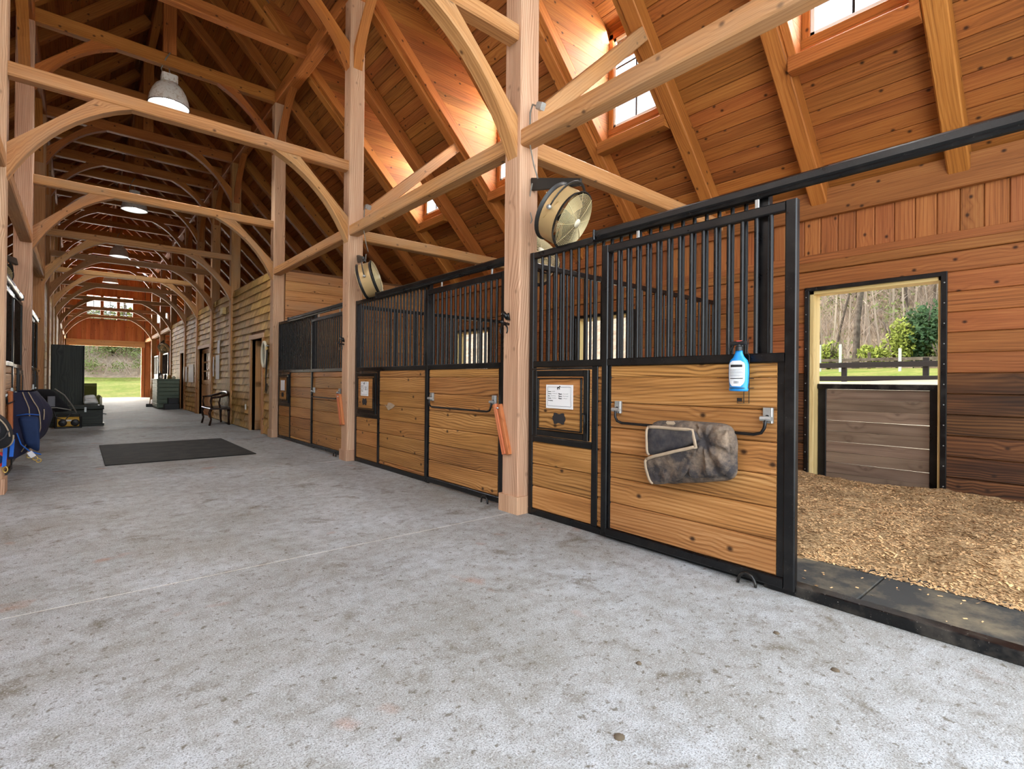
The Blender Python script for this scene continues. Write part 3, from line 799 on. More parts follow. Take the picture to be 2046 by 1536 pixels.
def half_frame(t, p, side):
    yc = p + .13; room = side == 0 and 10.7 < p < 25.3 or side == 1 and 14.2 < p < 25.3
    obj('post', MB().box(XP, XP + .21, p + .02, p + .24, 0, 6.55, .012), 'post' if p < 10.7 else 'beam', t)  # far posts take warmer beam timber: golden lighting put into their colour
    if not room: 
        b = MB().box(XP - .02, XP + .23, p, p + .26, 0, .15, .004, 'z'); obj('post_base', b, 'post', t)
    m = brace(MB(), [(-q[0], q[1]) for q in IN_], [(-q[0], q[1]) for q in OUT], (0, .13, 0), (XP, yc - .065, 0), (1, 0, 0)); obj('arch_brace', m, 'beam', t)
    m = brace(MB(), [(-q[0], q[1] + 2.47) for q in IN_], [(-q[0], q[1] + 2.47) for q in OUT], (0, .13, 0), (XP, yc - .065, 0), (1, 0, 0)); obj('arch_brace', m, 'rafter', t)
    for sg in (-1, 1):
        if sg > 0 and p > 33: continue
        inn = arc((0, 5.55), (.16, 6.2), (.78, 6.54), NI); outr = [(.62 * i / NI, 5.85 + .69 * i / NI) for i in range(NI + 1)]
        o = Vector((XP + .04, yc + sg * .11, 0))
        obj('purlin_brace', brace(MB(), inn, outr, (.13, 0, 0), o, (0, sg, 0)), 'rafter', t)
    if not room or abs(p - 10.61) < .1 and side == 0:
        if p < 10: 
            obj('tie_beam', MB().box(XP + .21, XW, yc - .08, yc + .06, 3.14, 3.29, .012), 'beam', t)
            obj('strut', MB().beam((XP + .1, yc - .01, 3.36), (4.86, yc - .01, 5.12), .13, .15, (0, 1, 0), .01), 'beam', t)
        elif p > 25: obj('tie_beam', MB().box(XP + .21, XW, yc - .08, yc + .06, 3.14, 3.29, .012), 'beam', t)
for k, p in enumerate(POSTS[1:]):
    yc = p + .13
    t = thing('timber_frame', (CX, yc, 0), '%s arched post-and-beam frame spanning the aisle %s' % (ORD[k], WHERE[k]), 'timber frame', 'arched frames across the aisle')
    obj('collar_beam', MB().box(2.32 - XP, XP, yc - .075, yc + .065, 4.1, 4.24, .012), 'beam', t)
    obj('upper_collar', MB().box(2.32 - XP, XP, yc - .075, yc + .065, 6.57, 6.79, .012), 'rafter', t)
    obj('king_post', MB().box(CX - .1, CX + .1, yc - .08, yc + .08, 6.79, 8.5, .01), 'rafter', t)
    half_frame(t, p, 0)
    MB.X = MIR; half_frame(t, p, 1); MB.X = None
# upper ties between the frames
allp = POSTS + [YEND]
ties = []
for a, b in zip(allp[1:], allp[2:]):
    n = 2
    for q in range(1, n): ties.append((a + b) / 2 + .13)
for k, y in enumerate(ties[:9]):
    o = obj('tie_beam', MB().box(2.32 - XP - .1, XP + .1, y - .07, y + .07, 6.6, 6.8, .012), 'rafter')
    tag(o, 'upper roof tie between purlins, %s one along the aisle' % ORD[k], 'tie beam', 'upper roof ties')
for sd, lab in ((0, 'right-hand'), (1, 'left-hand')):
    if sd: MB.X = MIR
    o = obj('purlin', MB().box(XP, XP + .21, -1.3, YEND, 6.55, 6.78, .014), 'rafter'); tag(o, 'long %s roof purlin resting on the tall posts' % lab, 'purlin')
    names = {3.29: 'between the near and second posts', 6.95: 'between the second and third posts', -.37: 'over the open stall doorway', 25.25: 'just past the shingled room', 28.91: 'near the far end', 32.57: 'next to the far gable'}
    for p in ([-.37, 3.29, 6.95, 25.25, 28.91, 32.57] if not sd else [3.29, 6.95, 10.61, 25.25, 28.91, 32.57]):
        e = p + 3.68
        o = obj('plate_beam', MB().box(XP, XP + .14, p + .24, e, 3.172, 3.317, .012), 'beam')
        nm = names.get(p, 'before the left room')
        tag(o, '%s head beam joining posts %s' % (lab, nm), 'beam', 'head beams along the aisle')
    MB.X = None
o = obj('ridge_beam', MB().box(CX - .07, CX + .07, -1.3, YEND, 8.4, 8.72, .012), 'rafter'); tag(o, 'ridge beam along the top of the roof', 'ridge beam')

# ================================================================== STALL FRONTS
def bar(t, x, y, z0, z1, r=.0125, name='bar'):
    L = round(z1 - z0, 3)
    return share(name, ('bar', L, r), lambda: MB().tube([(0, 0, 0), (0, 0, L)], r, 8, False), 'black', (x, y, z0), t, True)
ZM0, ZM1, ZT0, ZT1 = 1.262, 1.315, 2.2, 2.252
def planks(t, x0, x1, y0, y1, z0, z1, mat='plank', first=.085, h=.18):
    z = z1; k = 0
    while z > z0 + .01:
        hh = first if k == 0 else h; a = max(z0, z - hh)
        if a - z0 < .03: a = z0
        obj('plank', MB().box(x0, x1, y0, y1, a + .0016, z - .0016, .008, 'y'), mat, t); z = a; k += 1
def stall_front(p, label, ydoor, feed, group):
    """fixed panel of a stall in the bay starting at post line p; solid from ydoor to the far post"""
    ye = p + 3.655
    t = thing('horse_stall', (XF + .025, (ydoor + ye) / 2, 0), label, 'stall front', group)
    f = MB(); x0, x1 = XF, XF + .05
    f.box(x0, x1, ye - .05, ye, 0, ZT1, .005); f.box(x0, x1, ydoor, ydoor + .06, 0, ZT1, .005)
    for a, b in ((.0, .055), (ZM0, ZM1), (ZT0, ZT1)): f.box(x0 + .002, x1 - .002, ydoor + .0595, ye - .0495, a, b, .005, 'y')
    if feed: f.box(x0, x1, ye - .77, ye - .71, .055, ZM0, .004); f.box(x0, x1, ye - .72, ye - .05, .63, .68, .004, 'y')
    obj('frame', f, 'black', t)
    n = int((ye - ydoor - .11) / .08); st = (ye - ydoor - .11) / n
    for i in range(1, n): bar(t, XF + .025, ydoor + .06 + st * i, ZM1, ZT0)
    planks(t, XF + .008, XF + .042, ydoor + .06, (ye - .77) if feed else ye - .05, .055, ZM0)
    if feed:
        planks(t, XF + .008, XF + .042, ye - .71, ye - .05, .055, .63, first=.19, h=.19)
        fd = MB(); a, b, c, d = ye - .69, ye - .07, .69, 1.235
        for (u, v, q, w) in ((a, a + .05, c, d), (b - .05, b, c, d), (a + .0495, b - .0495, c, c + .05), (a + .0495, b - .0495, d - .05, d)): fd.box(XF - .018, XF + .012, u, v, q, w, .005)
        for (u, v, q, w) in ((a + .06, a + .075, c + .06, d - .06), (b - .075, b - .06, c + .06, d - .06), (a + .06, b - .06, c + .06, c + .07), (a + .06, b - .06, d - .07, d - .06)): fd.box(XF - .024, XF, u, v, q, w, .002)
        F = obj('feed_door', fd, 'black', t)
        z = d - .05
        for i in range(3): z2 = z - (d - c - .1) / 3; obj('plank', MB().box(XF - .012, XF + .01, a + .05, b - .05, z2 + .001, z - .001, .002, 'y'), 'plank', F); z = z2
        obj('latch', MB().tube([(XF - .03, a + .02, c + .06), (XF - .035, a + .02, c + .2), (XF - .03, a + .04, c + .21)], .006, 6), 'sill', F, True)
        obj('trim_strip', MB().box(XF - .006, XF + .004, a - .03, b + .03, d + .005, d + .02, .002, 'y'), 'sill', F); obj('trim_strip', MB().box(XF - .006, XF + .004, a - .03, b + .03, c - .02, c - .005, .002, 'y'), 'sill', F)
    return t
def track(t, y0, y1):
    m = MB().box(XF - .055, XF - .002, y0, y1, 2.215, 2.272, .012, 'y'); m.tube([(XF - .03, y0, 2.21), (XF - .03, y1, 2.21)], .018, 8)
    obj('door_track', m, 'black', t)
    obj('track_end', MB().box(XF - .06, XF + .003, y1 - .02, y1, 2.205, 2.278, .006, 'z'), 'black', t)
def stall_door(y0, y1, label, blanketbar=True, group='sliding stall doors'):
    t = thing('stall_door', (XF - .025, (y0 + y1) / 2, 0), label, 'stall door', group)
    x0, x1 = XF - .05, XF - .005; zt = 2.142
    f = MB(); f.box(x0, x1, y0, y0 + .06, .03, zt, .006); f.box(x0, x1, y1 - .055, y1, .03, zt, .006)
    f.box(x0, x1, y0 + .0595, y1 - .0545, .03, .085, .006, 'y'); f.box(x0, x1, y0 + .0595, y1 - .0545, ZM0, ZM1, .006, 'y'); f.box(x0, x1, y0 + .0595, y1 - .0545, zt - .055, zt, .006, 'y')
    f.box(x0 + .015, x1, y0 + .06, y0 + .1, .085, ZM0, .003); f.box(x0 + .015, x1, y1 - .085, y1 - .055, .085, ZM0, .003)
    obj('frame', f, 'black', t)
    n = 14; st = (y1 - y0 - .115) / (n + 1)
    for i in range(1, n + 1): bar(t, (x0 + x1) / 2, y0 + .06 + st * i, ZM1, zt - .055, .013)
    planks(t, x0 + .012, x1 - .004, y0 + .1, y1 - .085, .085, ZM0)
    for y in (y0 + .22, y1 - .3):
        obj('hanger', MB().box(XF - .034, XF - .024, y - .012, y + .012, zt - .01, 2.215, .003), 'galv', t)
    obj('floor_stop', MB().tube([(x0 - .03, y0 + .24 + .05 * math.cos(a), .005 + .065 * math.sin(a)) for a in [math.pi * i / 10 for i in range(11)]], .009, 6), 'sill', t, True)
    if blanketbar:
        ya, yb = y0 + .14, y1 - .16
        B = obj('blanket_bar', MB().tube([(x0 - .012, ya, .965), (x0 - .035, ya, .94), (x0 - .04, ya + .004, .9), (x0 - .04, ya + .02, .872), (x0 - .04, ya + .06, .86), (x0 - .04, yb - .06, .86), (x0 - .04, yb - .02, .872), (x0 - .04, yb - .004, .9), (x0 - .035, yb, .94), (x0 - .012, yb, .965)], .0095, 8), 'black', t, True)
        for y in (ya, yb): obj('bracket', MB().box(x0 - .014, x0 + .012, y - .026, y + .026, .925, 1.01, .004).tube([(x0 - .032, y - .03, .95), (x0 - .032, y + .03, .95)], .014, 8), 'galv', B)
    return t
fa = stall_front(-.37, 'black barred stall front with feed door, half covered by the near slid-open door', 1.27, True, 'right-hand stall fronts')
track(fa, -.12, 2.53)
obj('sill_rail', MB().box(XF - .03, XF + .05, -.13, 1.27, 0, .06, .005, 'y'), 'sill', fa)
stall_door(1.105, 2.44, 'near sliding stall door with folded blanket on its bar, slid open')
fb = stall_front(3.29, 'black barred stall front with feed door between the first and second posts', 4.945, True, 'right-hand stall fronts'); track(fb, 3.54, 6.2)
stall_door(3.56, 4.95, 'closed sliding stall door with empty blanket bar beside the near post')
fc = stall_front(6.95, 'farthest right-hand stall front, next to the shingled corner', 8.6, True, 'right-hand stall fronts'); track(fc, 7.2, 9.86)
stall_door(7.22, 8.61, 'farthest closed sliding stall door, behind the second post')
MB.X = MIR
fd_ = stall_front(6.95, 'left-hand stall front hung with blue and black horse blankets', 8.6, True, 'left-hand stall fronts'); track(fd_, 7.2, 9.86)
stall_door(7.22, 8.61, 'left-hand sliding stall door beside the left edge post', True, 'left-hand stall doors')
fe = stall_front(10.61, 'second left-hand stall front, before the dark standing panel', 12.26, True, 'left-hand stall fronts'); track(fe, 10.86, 13.52)
stall_door(10.88, 12.27, 'second left-hand sliding stall door, behind a left post', True, 'left-hand stall doors')
MB.X = None
# far stalls beyond the shingled room (right): fronts seen edge on
for p, w in ((25.25, 'first'), (28.91, 'second')):
    stall_front(p, '%s stall front beyond the green cabinet' % w, p + 1.7, False, 'far stall fronts')
# partitions between the stalls
def partition(p, label, cat='stall partition'):
    y = p + .13; t = thing('stall_partition', ((XP + .21 + XW) / 2, y, 0), label, cat, 'stall partitions')
    f = MB(); xa, xb = XP + .22, XW - .02
    for x in (xa, xb - .05): f.box(x, x + .05, y - .025, y + .025, 0, 2.22, .005)
    for a, b in ((1.27, 1.32), (2.17, 2.22)): f.box(xa + .0495, xb - .0495, y - .024, y + .024, a, b, .005, 'x')
    obj('frame', f, 'black', t)
    n = 38
    for i in range(1, n): bar(t, xa + .05 + (xb - xa - .1) * i / n, y, 1.32, 2.17)
    z = 1.27
    while z > .03: z2 = max(.02, z - .19); obj('plank', MB().box(xa + .05, xb - .05, y - .02, y + .02, z2 + .001, z - .001, .003, 'x'), 'plank', t); z = z2
partition(3.29, 'barred partition between the open near stall and the second stall')
partition(6.95, 'barred partition between the second and third stalls')

# ================================================================== STALL FLOOR
for k, (a, b) in enumerate(((-.35, .862), (.87, 2.08), (2.088, 3.28))):
    nm = ('nearest the camera', 'behind the open doorway and near door', 'against the barred partition')[k]
    o = obj('rubber_mat', MB().box(3.03, 4.8, a, b, 0, .02, .004, 'x'), 'rubber'); tag(o, 'dusty black rubber mat on the open stall floor, ' + nm, 'rubber mat', 'stall floor mats')
def hshav(x, y):
    e = 3.66 + .06 * math.sin(y * 3.1) + .04 * math.sin(y * 7.7 + 1)
    d = max(0.0, min(1.0, (x - e) / .55)); base = .022 + .085 * (d * d * (3 - 2 * d))
    n1 = mnoise.noise(Vector((x * 1.3, y * 1.3, 0))); n2 = mnoise.noise(Vector((x * 6, y * 6, 3))); n3 = mnoise.noise(Vector((x * 22, y * 22, 9)))
    return base + d * (.05 * n1 + .022 * n2 + .01 * n3) - (.03 if x < e - .02 else 0)
sh = MB().grid(lambda u, v: (3.5 + u * 2.98, -.3 + v * 3.58, hshav(3.5 + u * 2.98, -.3 + v * 3.58)), 110, 130)
shav = obj('wood_shavings', sh, 'shav', None, True); tag(shav, 'bed of golden wood shavings spread over the open stall floor', 'shavings', None, 'stuff')
rg = np.random.default_rng(5); chips = MB()
for i in range(46000):
    t_ = rg.random(); x = 3.6 + 2.85 * t_ ** 1.25 if i > 260 else 3.05 + rg.random() * .7; y = -.2 + rg.random() * 3.4
    if i <= 260 and rg.random() < (3.7 - x) * 1.1: continue
    z = max(.021, hshav(x, y)) + .002; L = .0045 + .0075 * rg.random(); w = .002 + .004 * rg.random(); a = rg.random() * 6.28; tl = (rg.random() - .5) * (1.1 if i > 260 else .2)
    dx, dy = math.cos(a), math.sin(a); up = Vector((dy * tl * .3, -dx * tl * .3, 1)); c = Vector((x, y, z + abs(tl) * L * .5))
    d1 = Vector((dx, dy, tl * .7)) * L; d2 = Vector((-dy, dx, (rg.random() - .5) * .8)) * w
    b = chips.pts([c - d1 - d2, c + d1 - d2, c + d1 + d2, c - d1 + d2]); chips.face((b, b + 1, b + 2, b + 3), ((0, 0), (1, 0), (1, 1), (0, 1)))
tag(obj('shaving_flakes', chips, 'chip', shav), kind='stuff')
# ================================================================== THINGS ON THE NEAR DOOR
def nz(v, s=1.0): return mnoise.noise(Vector(v) * s)
def cloth(corners, thick, nu, nv, amp, sc, back=.0, xdir=(-1, 0, 0), seed=0, knot=None, fold=0):
    """soft folded slab: four corners (a,b along the top, c,d along the bottom), bulging towards xdir"""
    a, b, c, d = [Vector(q) for q in corners]; xd = Vector(xdir)
    def wob(u, v):
        q = 1 - .12 * (2 * u - 1) ** 4 * (2 * v - 1) ** 4; u = .5 + (u - .5) * q; v = .5 + (v - .5) * q
        p = a.lerp(b, u).lerp(d.lerp(c, u), v)
        return p + Vector((0, nz((p.y * sc + seed, p.z * sc * 1.3, 7)) * amp * .8, nz((p.y * sc * 1.2, p.z * sc + seed, 2)) * amp * .8))
    def fr(u, v):
        p = wob(u, v)
        e = max(0, 1 - abs(2 * u - 1) ** 7) ** .5 * max(0, 1 - abs(2 * v - 1) ** 5) ** .5
        k = nz((p.y * sc + seed, p.z * sc, p.x * sc + seed)) * amp + abs(nz((p.y * sc * 2.2 + p.z * 3, p.z * sc * 2.2 + seed, 4))) * amp * .8
        if knot:
            dy, dz = p.y - knot[0], p.z - knot[1]; r_ = math.hypot(dy, dz); th = math.atan2(dz, dy)
            t_ = (th * 1.5 + .35 * nz((th * 2, r_ * 4, seed))) % 1.0
            k += fold * ((1 - abs(2 * t_ - 1)) - .5) * min(1, r_ * 7)
            k += .007 * nz((p.y * 26 + seed, p.z * 11, 1)) + .004 * nz((p.y * 40, p.z * 48, seed))
            k -= .02 * max(0, 1 - r_ / .05)
        return p + xd * (thick * e + k * e)
    def bk(u, v):
        p = wob(u, v)
        e = max(0, 1 - abs(2 * u - 1) ** 6) ** .5 * max(0, 1 - abs(2 * v - 1) ** 6) ** .5
        return p - xd * back * e
    m = MB().grid(fr, nu, nv)
    m.grid(bk, nu, nv, True)
    return m, fr
X0 = 2.925
bl = thing('horse_blanket', (2.86, 1.7, .48), 'folded dirty grey-brown horse blanket draped over the near door bar', 'horse blanket')
m, fr = cloth([(2.88, 1.985, .905), (2.88, 1.40, .915), (2.89, 1.395, .585), (2.89, 1.93, .475)], .055, 76, 60, .012, 6.0, .03, knot=(1.555, .80), fold=.034)
obj('body', m, 'canvas', bl, True)
# shallow lining pocket at the upper left and the turned-over flap that crosses it
m, f2 = cloth([(2.815, 1.97, .875), (2.80, 1.62, .87), (2.79, 1.575, .80), (2.80, 1.955, .655)], .012, 18, 12, .012, 5, .02, seed=3); obj('lining', m, 'canvasd', bl, True)
m, f3 = cloth([(2.80, 1.975, .655), (2.785, 1.555, .80), (2.81, 1.70, .545), (2.83, 1.935, .478)], .014, 34, 24, .012, 6, .02, seed=7, knot=(1.555, .80), fold=.016); obj('flap', m, 'canvas', bl, True)
m, f4 = cloth([(2.81, 1.60, .90), (2.82, 1.42, .895), (2.83, 1.41, .62), (2.815, 1.68, .56)], .018, 34, 34, .010, 7, .02, seed=11, knot=(1.555, .80), fold=.04); obj('side_fold', m, 'canvas', bl, True)
def strip(m, pts, w): return m.tube(pts, w, 6, True, flat=.35, ref=(1, 0, 0))
tr = MB(); off = Vector((-.007, 0, 0)); T9 = [i / 9 for i in range(10)]
strip(tr, [f3(q, .05) + off for q in T9], .011); strip(tr, [f2(q, .04) + off for q in T9] + [f3(.97, .05) + off], .011); strip(tr, [f3(.02, q) + off for q in T9], .010); strip(tr, [f2(.03, q) + off for q in T9], .009)
obj('binding', tr, 'piping', bl, True)
obj('logo_patch', MB().prism([(0, 0), (.045, 0), (.055, .01), (.045, .022), (.0, .022), (-.01, .01)], (-.004, 0, 0), (2.80, 1.80, .885), (0, -1, 0), (-.1, .1, .97)), 'piping', bl)
# spray bottle in its wire rack
yb_ = 1.385; xb_ = 2.865
bt = thing('spray_bottle', (xb_, yb_, 1.10), 'bright blue spray bottle with white label hanging on the near door', 'spray bottle')
I = Matrix.Translation((xb_, yb_, 0))
obj('bottle', MB().lathe([(.001, 1.10), (.046, 1.10), (.05, 1.108), (.047, 1.125), (.05, 1.15), (.052, 1.2), (.051, 1.25), (.044, 1.275), (.028, 1.295), (.02, 1.315), (.017, 1.335), (.001, 1.336)], I, 24, (.62, 1.1)), 'blue', bt, True)
lab = [(-.040, 1.262 - .012), (-.03, 1.262), (0, 1.274), (.03, 1.262), (.040, 1.25), (.041, 1.17), (.026, 1.14), (0, 1.125), (-.026, 1.14), (-.041, 1.17)]
mm = MB()
def onb(a, z, lift=.0012):
    R_ = .05 + lift / .62; c = max(-1, min(1, a / R_)); return (xb_ - .62 * R_ * math.sqrt(1 - c * c) - .0012, yb_ - a * 1.1, z)
nrow = 12
for i in range(nrow):
    z0 = 1.128 + (1.272 - 1.128) * i / nrow; z1 = 1.128 + (1.272 - 1.128) * (i + 1) / nrow
    hw = lambda z: .041 if 1.17 < z < 1.25 else (.041 * math.sqrt(max(.02, 1 - ((1.17 - z) / .05) ** 2)) if z <= 1.17 else .041 * math.sqrt(max(.05, 1 - ((z - 1.25) / .026) ** 2)))
    for j in range(8):
        q = []
        for (t_, zz_) in ((j / 8, z0), ((j + 1) / 8, z0), ((j + 1) / 8, z1), (j / 8, z1)): q.append(onb((t_ * 2 - 1) * hw(zz_), zz_))
        b = mm.pts(q); mm.face((b, b + 1, b + 2, b + 3), ((0, 0),) * 4)
L_ = obj('label', mm, 'blanklabel', bt, True)
m = MB()
for (a0, a1, z0, z1) in ((-.031, .031, 1.236, 1.25),):
    for j in range(8):
        q = [onb(a0 + (a1 - a0) * j / 8, z0, .002), onb(a0 + (a1 - a0) * (j + 1) / 8, z0, .002), onb(a0 + (a1 - a0) * (j + 1) / 8, z1, .002), onb(a0 + (a1 - a0) * j / 8, z1, .002)]
        b = m.pts(q); m.face((b, b + 1, b + 2, b + 3), ((0, 0),) * 4)
obj('title_bar', m, 'ink', L_)
m = MB()
for k in range(7):
    z0 = 1.222 - k * .0065; a1 = (.034, .036, .03, .036, .033, .036, .02)[k]
    for j in range(6):
        q = [onb(-.036 + (a1 + .036) * j / 6, z0, .002), onb(-.036 + (a1 + .036) * (j + 1) / 6, z0, .002), onb(-.036 + (a1 + .036) * (j + 1) / 6, z0 + .0022, .002), onb(-.036 + (a1 + .036) * j / 6, z0 + .0022, .002)]
        b = m.pts(q); m.face((b, b + 1, b + 2, b + 3), ((0, 0),) * 4)
for k in range(9):
    a0 = -.012 + k * .003
    q = [onb(a0, 1.143, .002), onb(a0 + .0016, 1.143, .002), onb(a0 + .0016, 1.158, .002), onb(a0, 1.158, .002)]; b = m.pts(q); m.face((b, b + 1, b + 2, b + 3), ((0, 0),) * 4)
obj('small_print', m, 'greyink', L_)
hd = MB().lathe([(.001, 1.33), (.02, 1.33), (.02, 1.352), (.014, 1.356), (.014, 1.365)], I, 16)
hd.beam((xb_, yb_ + .048, 1.372), (xb_, yb_ - .04, 1.374), .026, .022, (1, 0, 0), .006); hd.beam((xb_, yb_ + .03, 1.364), (xb_, yb_ + .05, 1.332), .012, .008, (1, 0, 0), .002)
H = obj('trigger_head', hd, 'blackpl', bt)
obj('cap_plate', MB().lathe([(.001, 1.388), (.012, 1.3875), (.014, 1.384), (.014, 1.38)], I, 16, (.7, 1.4)), 'redink', H, True)
rk = thing('bottle_rack', (2.895, yb_, 1.0), 'thin black wire rack holding the blue spray bottle', 'wire rack')
m = MB()
for z in (1.118, 1.172): m.tube([(2.922, yb_ + .056, z), (2.87, yb_ + .056, z), (xb_ - .034, yb_ + .03, z), (xb_ - .038, yb_, z), (xb_ - .034, yb_ - .03, z), (2.87, yb_ - .056, z), (2.922, yb_ - .058, z)], .0022, 6)
m.tube([(2.918, yb_ - .03, 1.40), (2.9, yb_ - .032, 1.33), (2.92, yb_ - .034, 1.30), (2.92, yb_ - .034, 1.03), (2.92, yb_ + .034, 1.03), (2.92, yb_ + .034, 1.06)], .0022, 6); m.tube([(2.92, yb_ - .004, 1.10), (2.92, yb_ - .004, 1.03)], .002, 6)
obj('wire', m, 'blackpl', rk, True); obj('tag_plate', MB().box(2.914, 2.92, yb_ + .006, yb_ + .03, 1.04, 1.06, .001), 'ink', rk)

# ---- stall cards and chalk labels on the feed doors
def horse(parent, loc, h):
    poly = [(-.42, .62), (-.5, .35), (-.46, .02), (-.38, .02), (-.38, .3), (-.28, .42), (-.3, .2), (-.22, .0), (-.14, .0), (-.2, .22), (-.1, .45), (.12, .44), (.16, .2), (.1, .02), (.18, .0), (.26, .24), (.34, .3), (.44, .1), (.5, .14), (.42, .38), (.3, .5), (.34, .66), (.44, .74), (.58, .68), (.62, .76), (.5, .92), (.4, 1.0), (.3, .92), (.16, .72), (-.1, .68), (-.3, .72)]
    return obj('horse_silhouette', MB().prism([(q[0] * h, q[1] * h) for q in poly], (-.001, 0, 0), loc, (0, -1, 0), (0, 0, 1)), 'ink', parent)
CARD = ['nearest, with running-horse emblem', 'on the second feed door', 'on the farthest feed door']
for k, p in enumerate((-.37, 3.29, 6.95)):
    ye = p + 3.655; y1 = ye - .235; y0 = y1 - .30; x = XF - .014
    t = thing('stall_card', (x, (y0 + y1) / 2, .92), 'white framed horse information card, ' + CARD[k], 'card', 'stall cards')
    if k: y1 = ye - .24; y0 = y1 - .235
    obj('card', MB().box(x - .005, x, y0, y1, .925, 1.118, .001), 'paper', t)
    if k == 0 or k == 1:
        f = MB(); g = .018
        for (a, b, c, d) in ((y0 + g, y1 - g, .943, .946), (y0 + g, y1 - g, 1.098, 1.101), (y0 + g, y0 + g + .002, .943, 1.1), (y1 - g - .002, y1 - g, .943, 1.1)): f.box(x - .0062, x - .005, a, b, c, d)
        obj('border', f, 'greyink', t); horse(t, (x - .006, (y0 + y1) / 2 + .005, 1.078), .033)
        lines = [('Horse:', 1.058), ('Owner:', 1.04), ('Vet:', 1.022), ('Farrier:', 1.004), ('Emergency:', .986)]
        for s_, z in lines: text('printed_line', s_, .012, (x - .0062, y1 - .026, z), (0, -1, 0), (0, 0, 1), 'ink', t)
        for z in (1.04, 1.022, 1.004): text('printed_line', 'Phone:', .014, (x - .0062, y1 - .145, z), (0, -1, 0), (0, 0, 1), 'ink', t, .0004)
        hw = MB(); rg2 = random.Random(k)
        for (ya_, z, L) in ((.07, 1.058, .035), (.075, 1.04, .06), (.06, 1.022, .055), (.075, 1.004, .05), (.195, 1.04, .06), (.195, 1.022, .06), (.195, 1.004, .05)):
            pts = []; n = 16
            for i in range(n): pts.append((x - .0062, y1 - ya_ - L * i / n, z + .004 + (.004 if i % 2 else 0) * rg2.random() * 1.5))
            hw.tube(pts, .0006, 4)
        obj('handwriting', hw, 'ink', t)
    yc = (y0 + y1) / 2 + .005; q = []
    half = [(.0, .036), (.014, .038), (.03, .044), (.05, .046), (.058, .04), (.058, .03), (.062, .022), (.07, .014), (.073, .0)]
    q = [(x_, z_) for x_, z_ in half] + [(x_, -z_) for x_, z_ in half[-2::-1]] + [(-x_, -z_) for x_, z_ in half[1:]] + [(-x_, z_) for x_, z_ in half[-2:0:-1]]
    o = obj('chalk_label', MB().prism(q, (-.003, 0, 0), (XF - .0125, yc if k == 0 else yc, .845), (0, -1, 0), (0, 0, 1)), 'chalk')
    tag(o, 'black scalloped chalk label below the %s stall card' % ('nearest', 'second', 'farthest')[k], 'label', 'chalk labels')
# ---- knocks and marks on the second stall: torn patch and wooden block
o = obj('bark_patch', MB().prism([(0, .05), (.05, .03), (.1, .08), (.17, .075), (.27, .05), (.22, .02), (.1, -.02)], (-.006, 0, 0), (XF + .008, 6.02, .78), (0, -1, 0), (0, 0, 1)), 'piping'); tag(o, 'pale splintered patch on the second stall front planks', 'patch')

# ================================================================== POST HARDWARE
def saddle_rack(x, y, z0, label, lean, mir=False):
    t = thing('saddle_rack', (x, y, z0), label, 'saddle rack', 'folded saddle racks')
    h = .43
    for dy in (-.045, .0):
        obj('board', MB().beam((x - .018 - (dy + .045) * .25, y + dy, z0), (x - .018 - (dy + .045) * .25, y + dy + lean, z0 + h), .035, .042, (1, 0, 0), .004), 'rack', t)
    obj('board', MB().beam((x - .006, y - .022, z0 + .005), (x - .006, y - .022 + lean, z0 + h - .01), .012, .085, (1, 0, 0), .002), 'rack', t)
    obj('pin', MB().tube([(x, y - .03 + lean * .96, z0 + h - .03), (x - .05, y - .045 + lean, z0 + h - .03)], .008, 6), 'galv', t, True)
saddle_rack(2.88, 3.455, .505, 'red-brown folding saddle rack on the near post', .135)
saddle_rack(2.88, 7.12, .50, 'red-brown folding saddle rack on the second post', .135)
def hook(y, label):
    t = thing('bridle_hook', (2.87, y, 1.6), label, 'hook', 'black bridle hooks')
    m = MB().tube([(2.84, y + .05 * math.cos(a), 1.64 - .05 + .05 * math.sin(a)) for a in [math.radians(-35 + 250 * i / 16) for i in range(17)]], .007, 6)
    obj('horseshoe', m, 'sill', t, True)
    obj('arm', MB().tube([(2.88, y - .02, 1.645), (2.82, y - .02, 1.65), (2.79, y - .025, 1.665)], .012, 8), 'sill', t, True)
    hp = MB().tube([(2.875, y - .01, 1.69), (2.855, y - .005, 1.72), (2.85, y + .015, 1.745), (2.845, y + .035, 1.73)], [.018, .022, .018, .01], 8); hp.tube([(2.87, y - .03, 1.68), (2.86, y - .035, 1.74)], [.016, .008], 6)
    obj('horse_head', hp, 'sill', t, True)
hook(3.47, 'black horseshoe bridle hook on the near post'); hook(7.13, 'black horseshoe bridle hook on the second post')

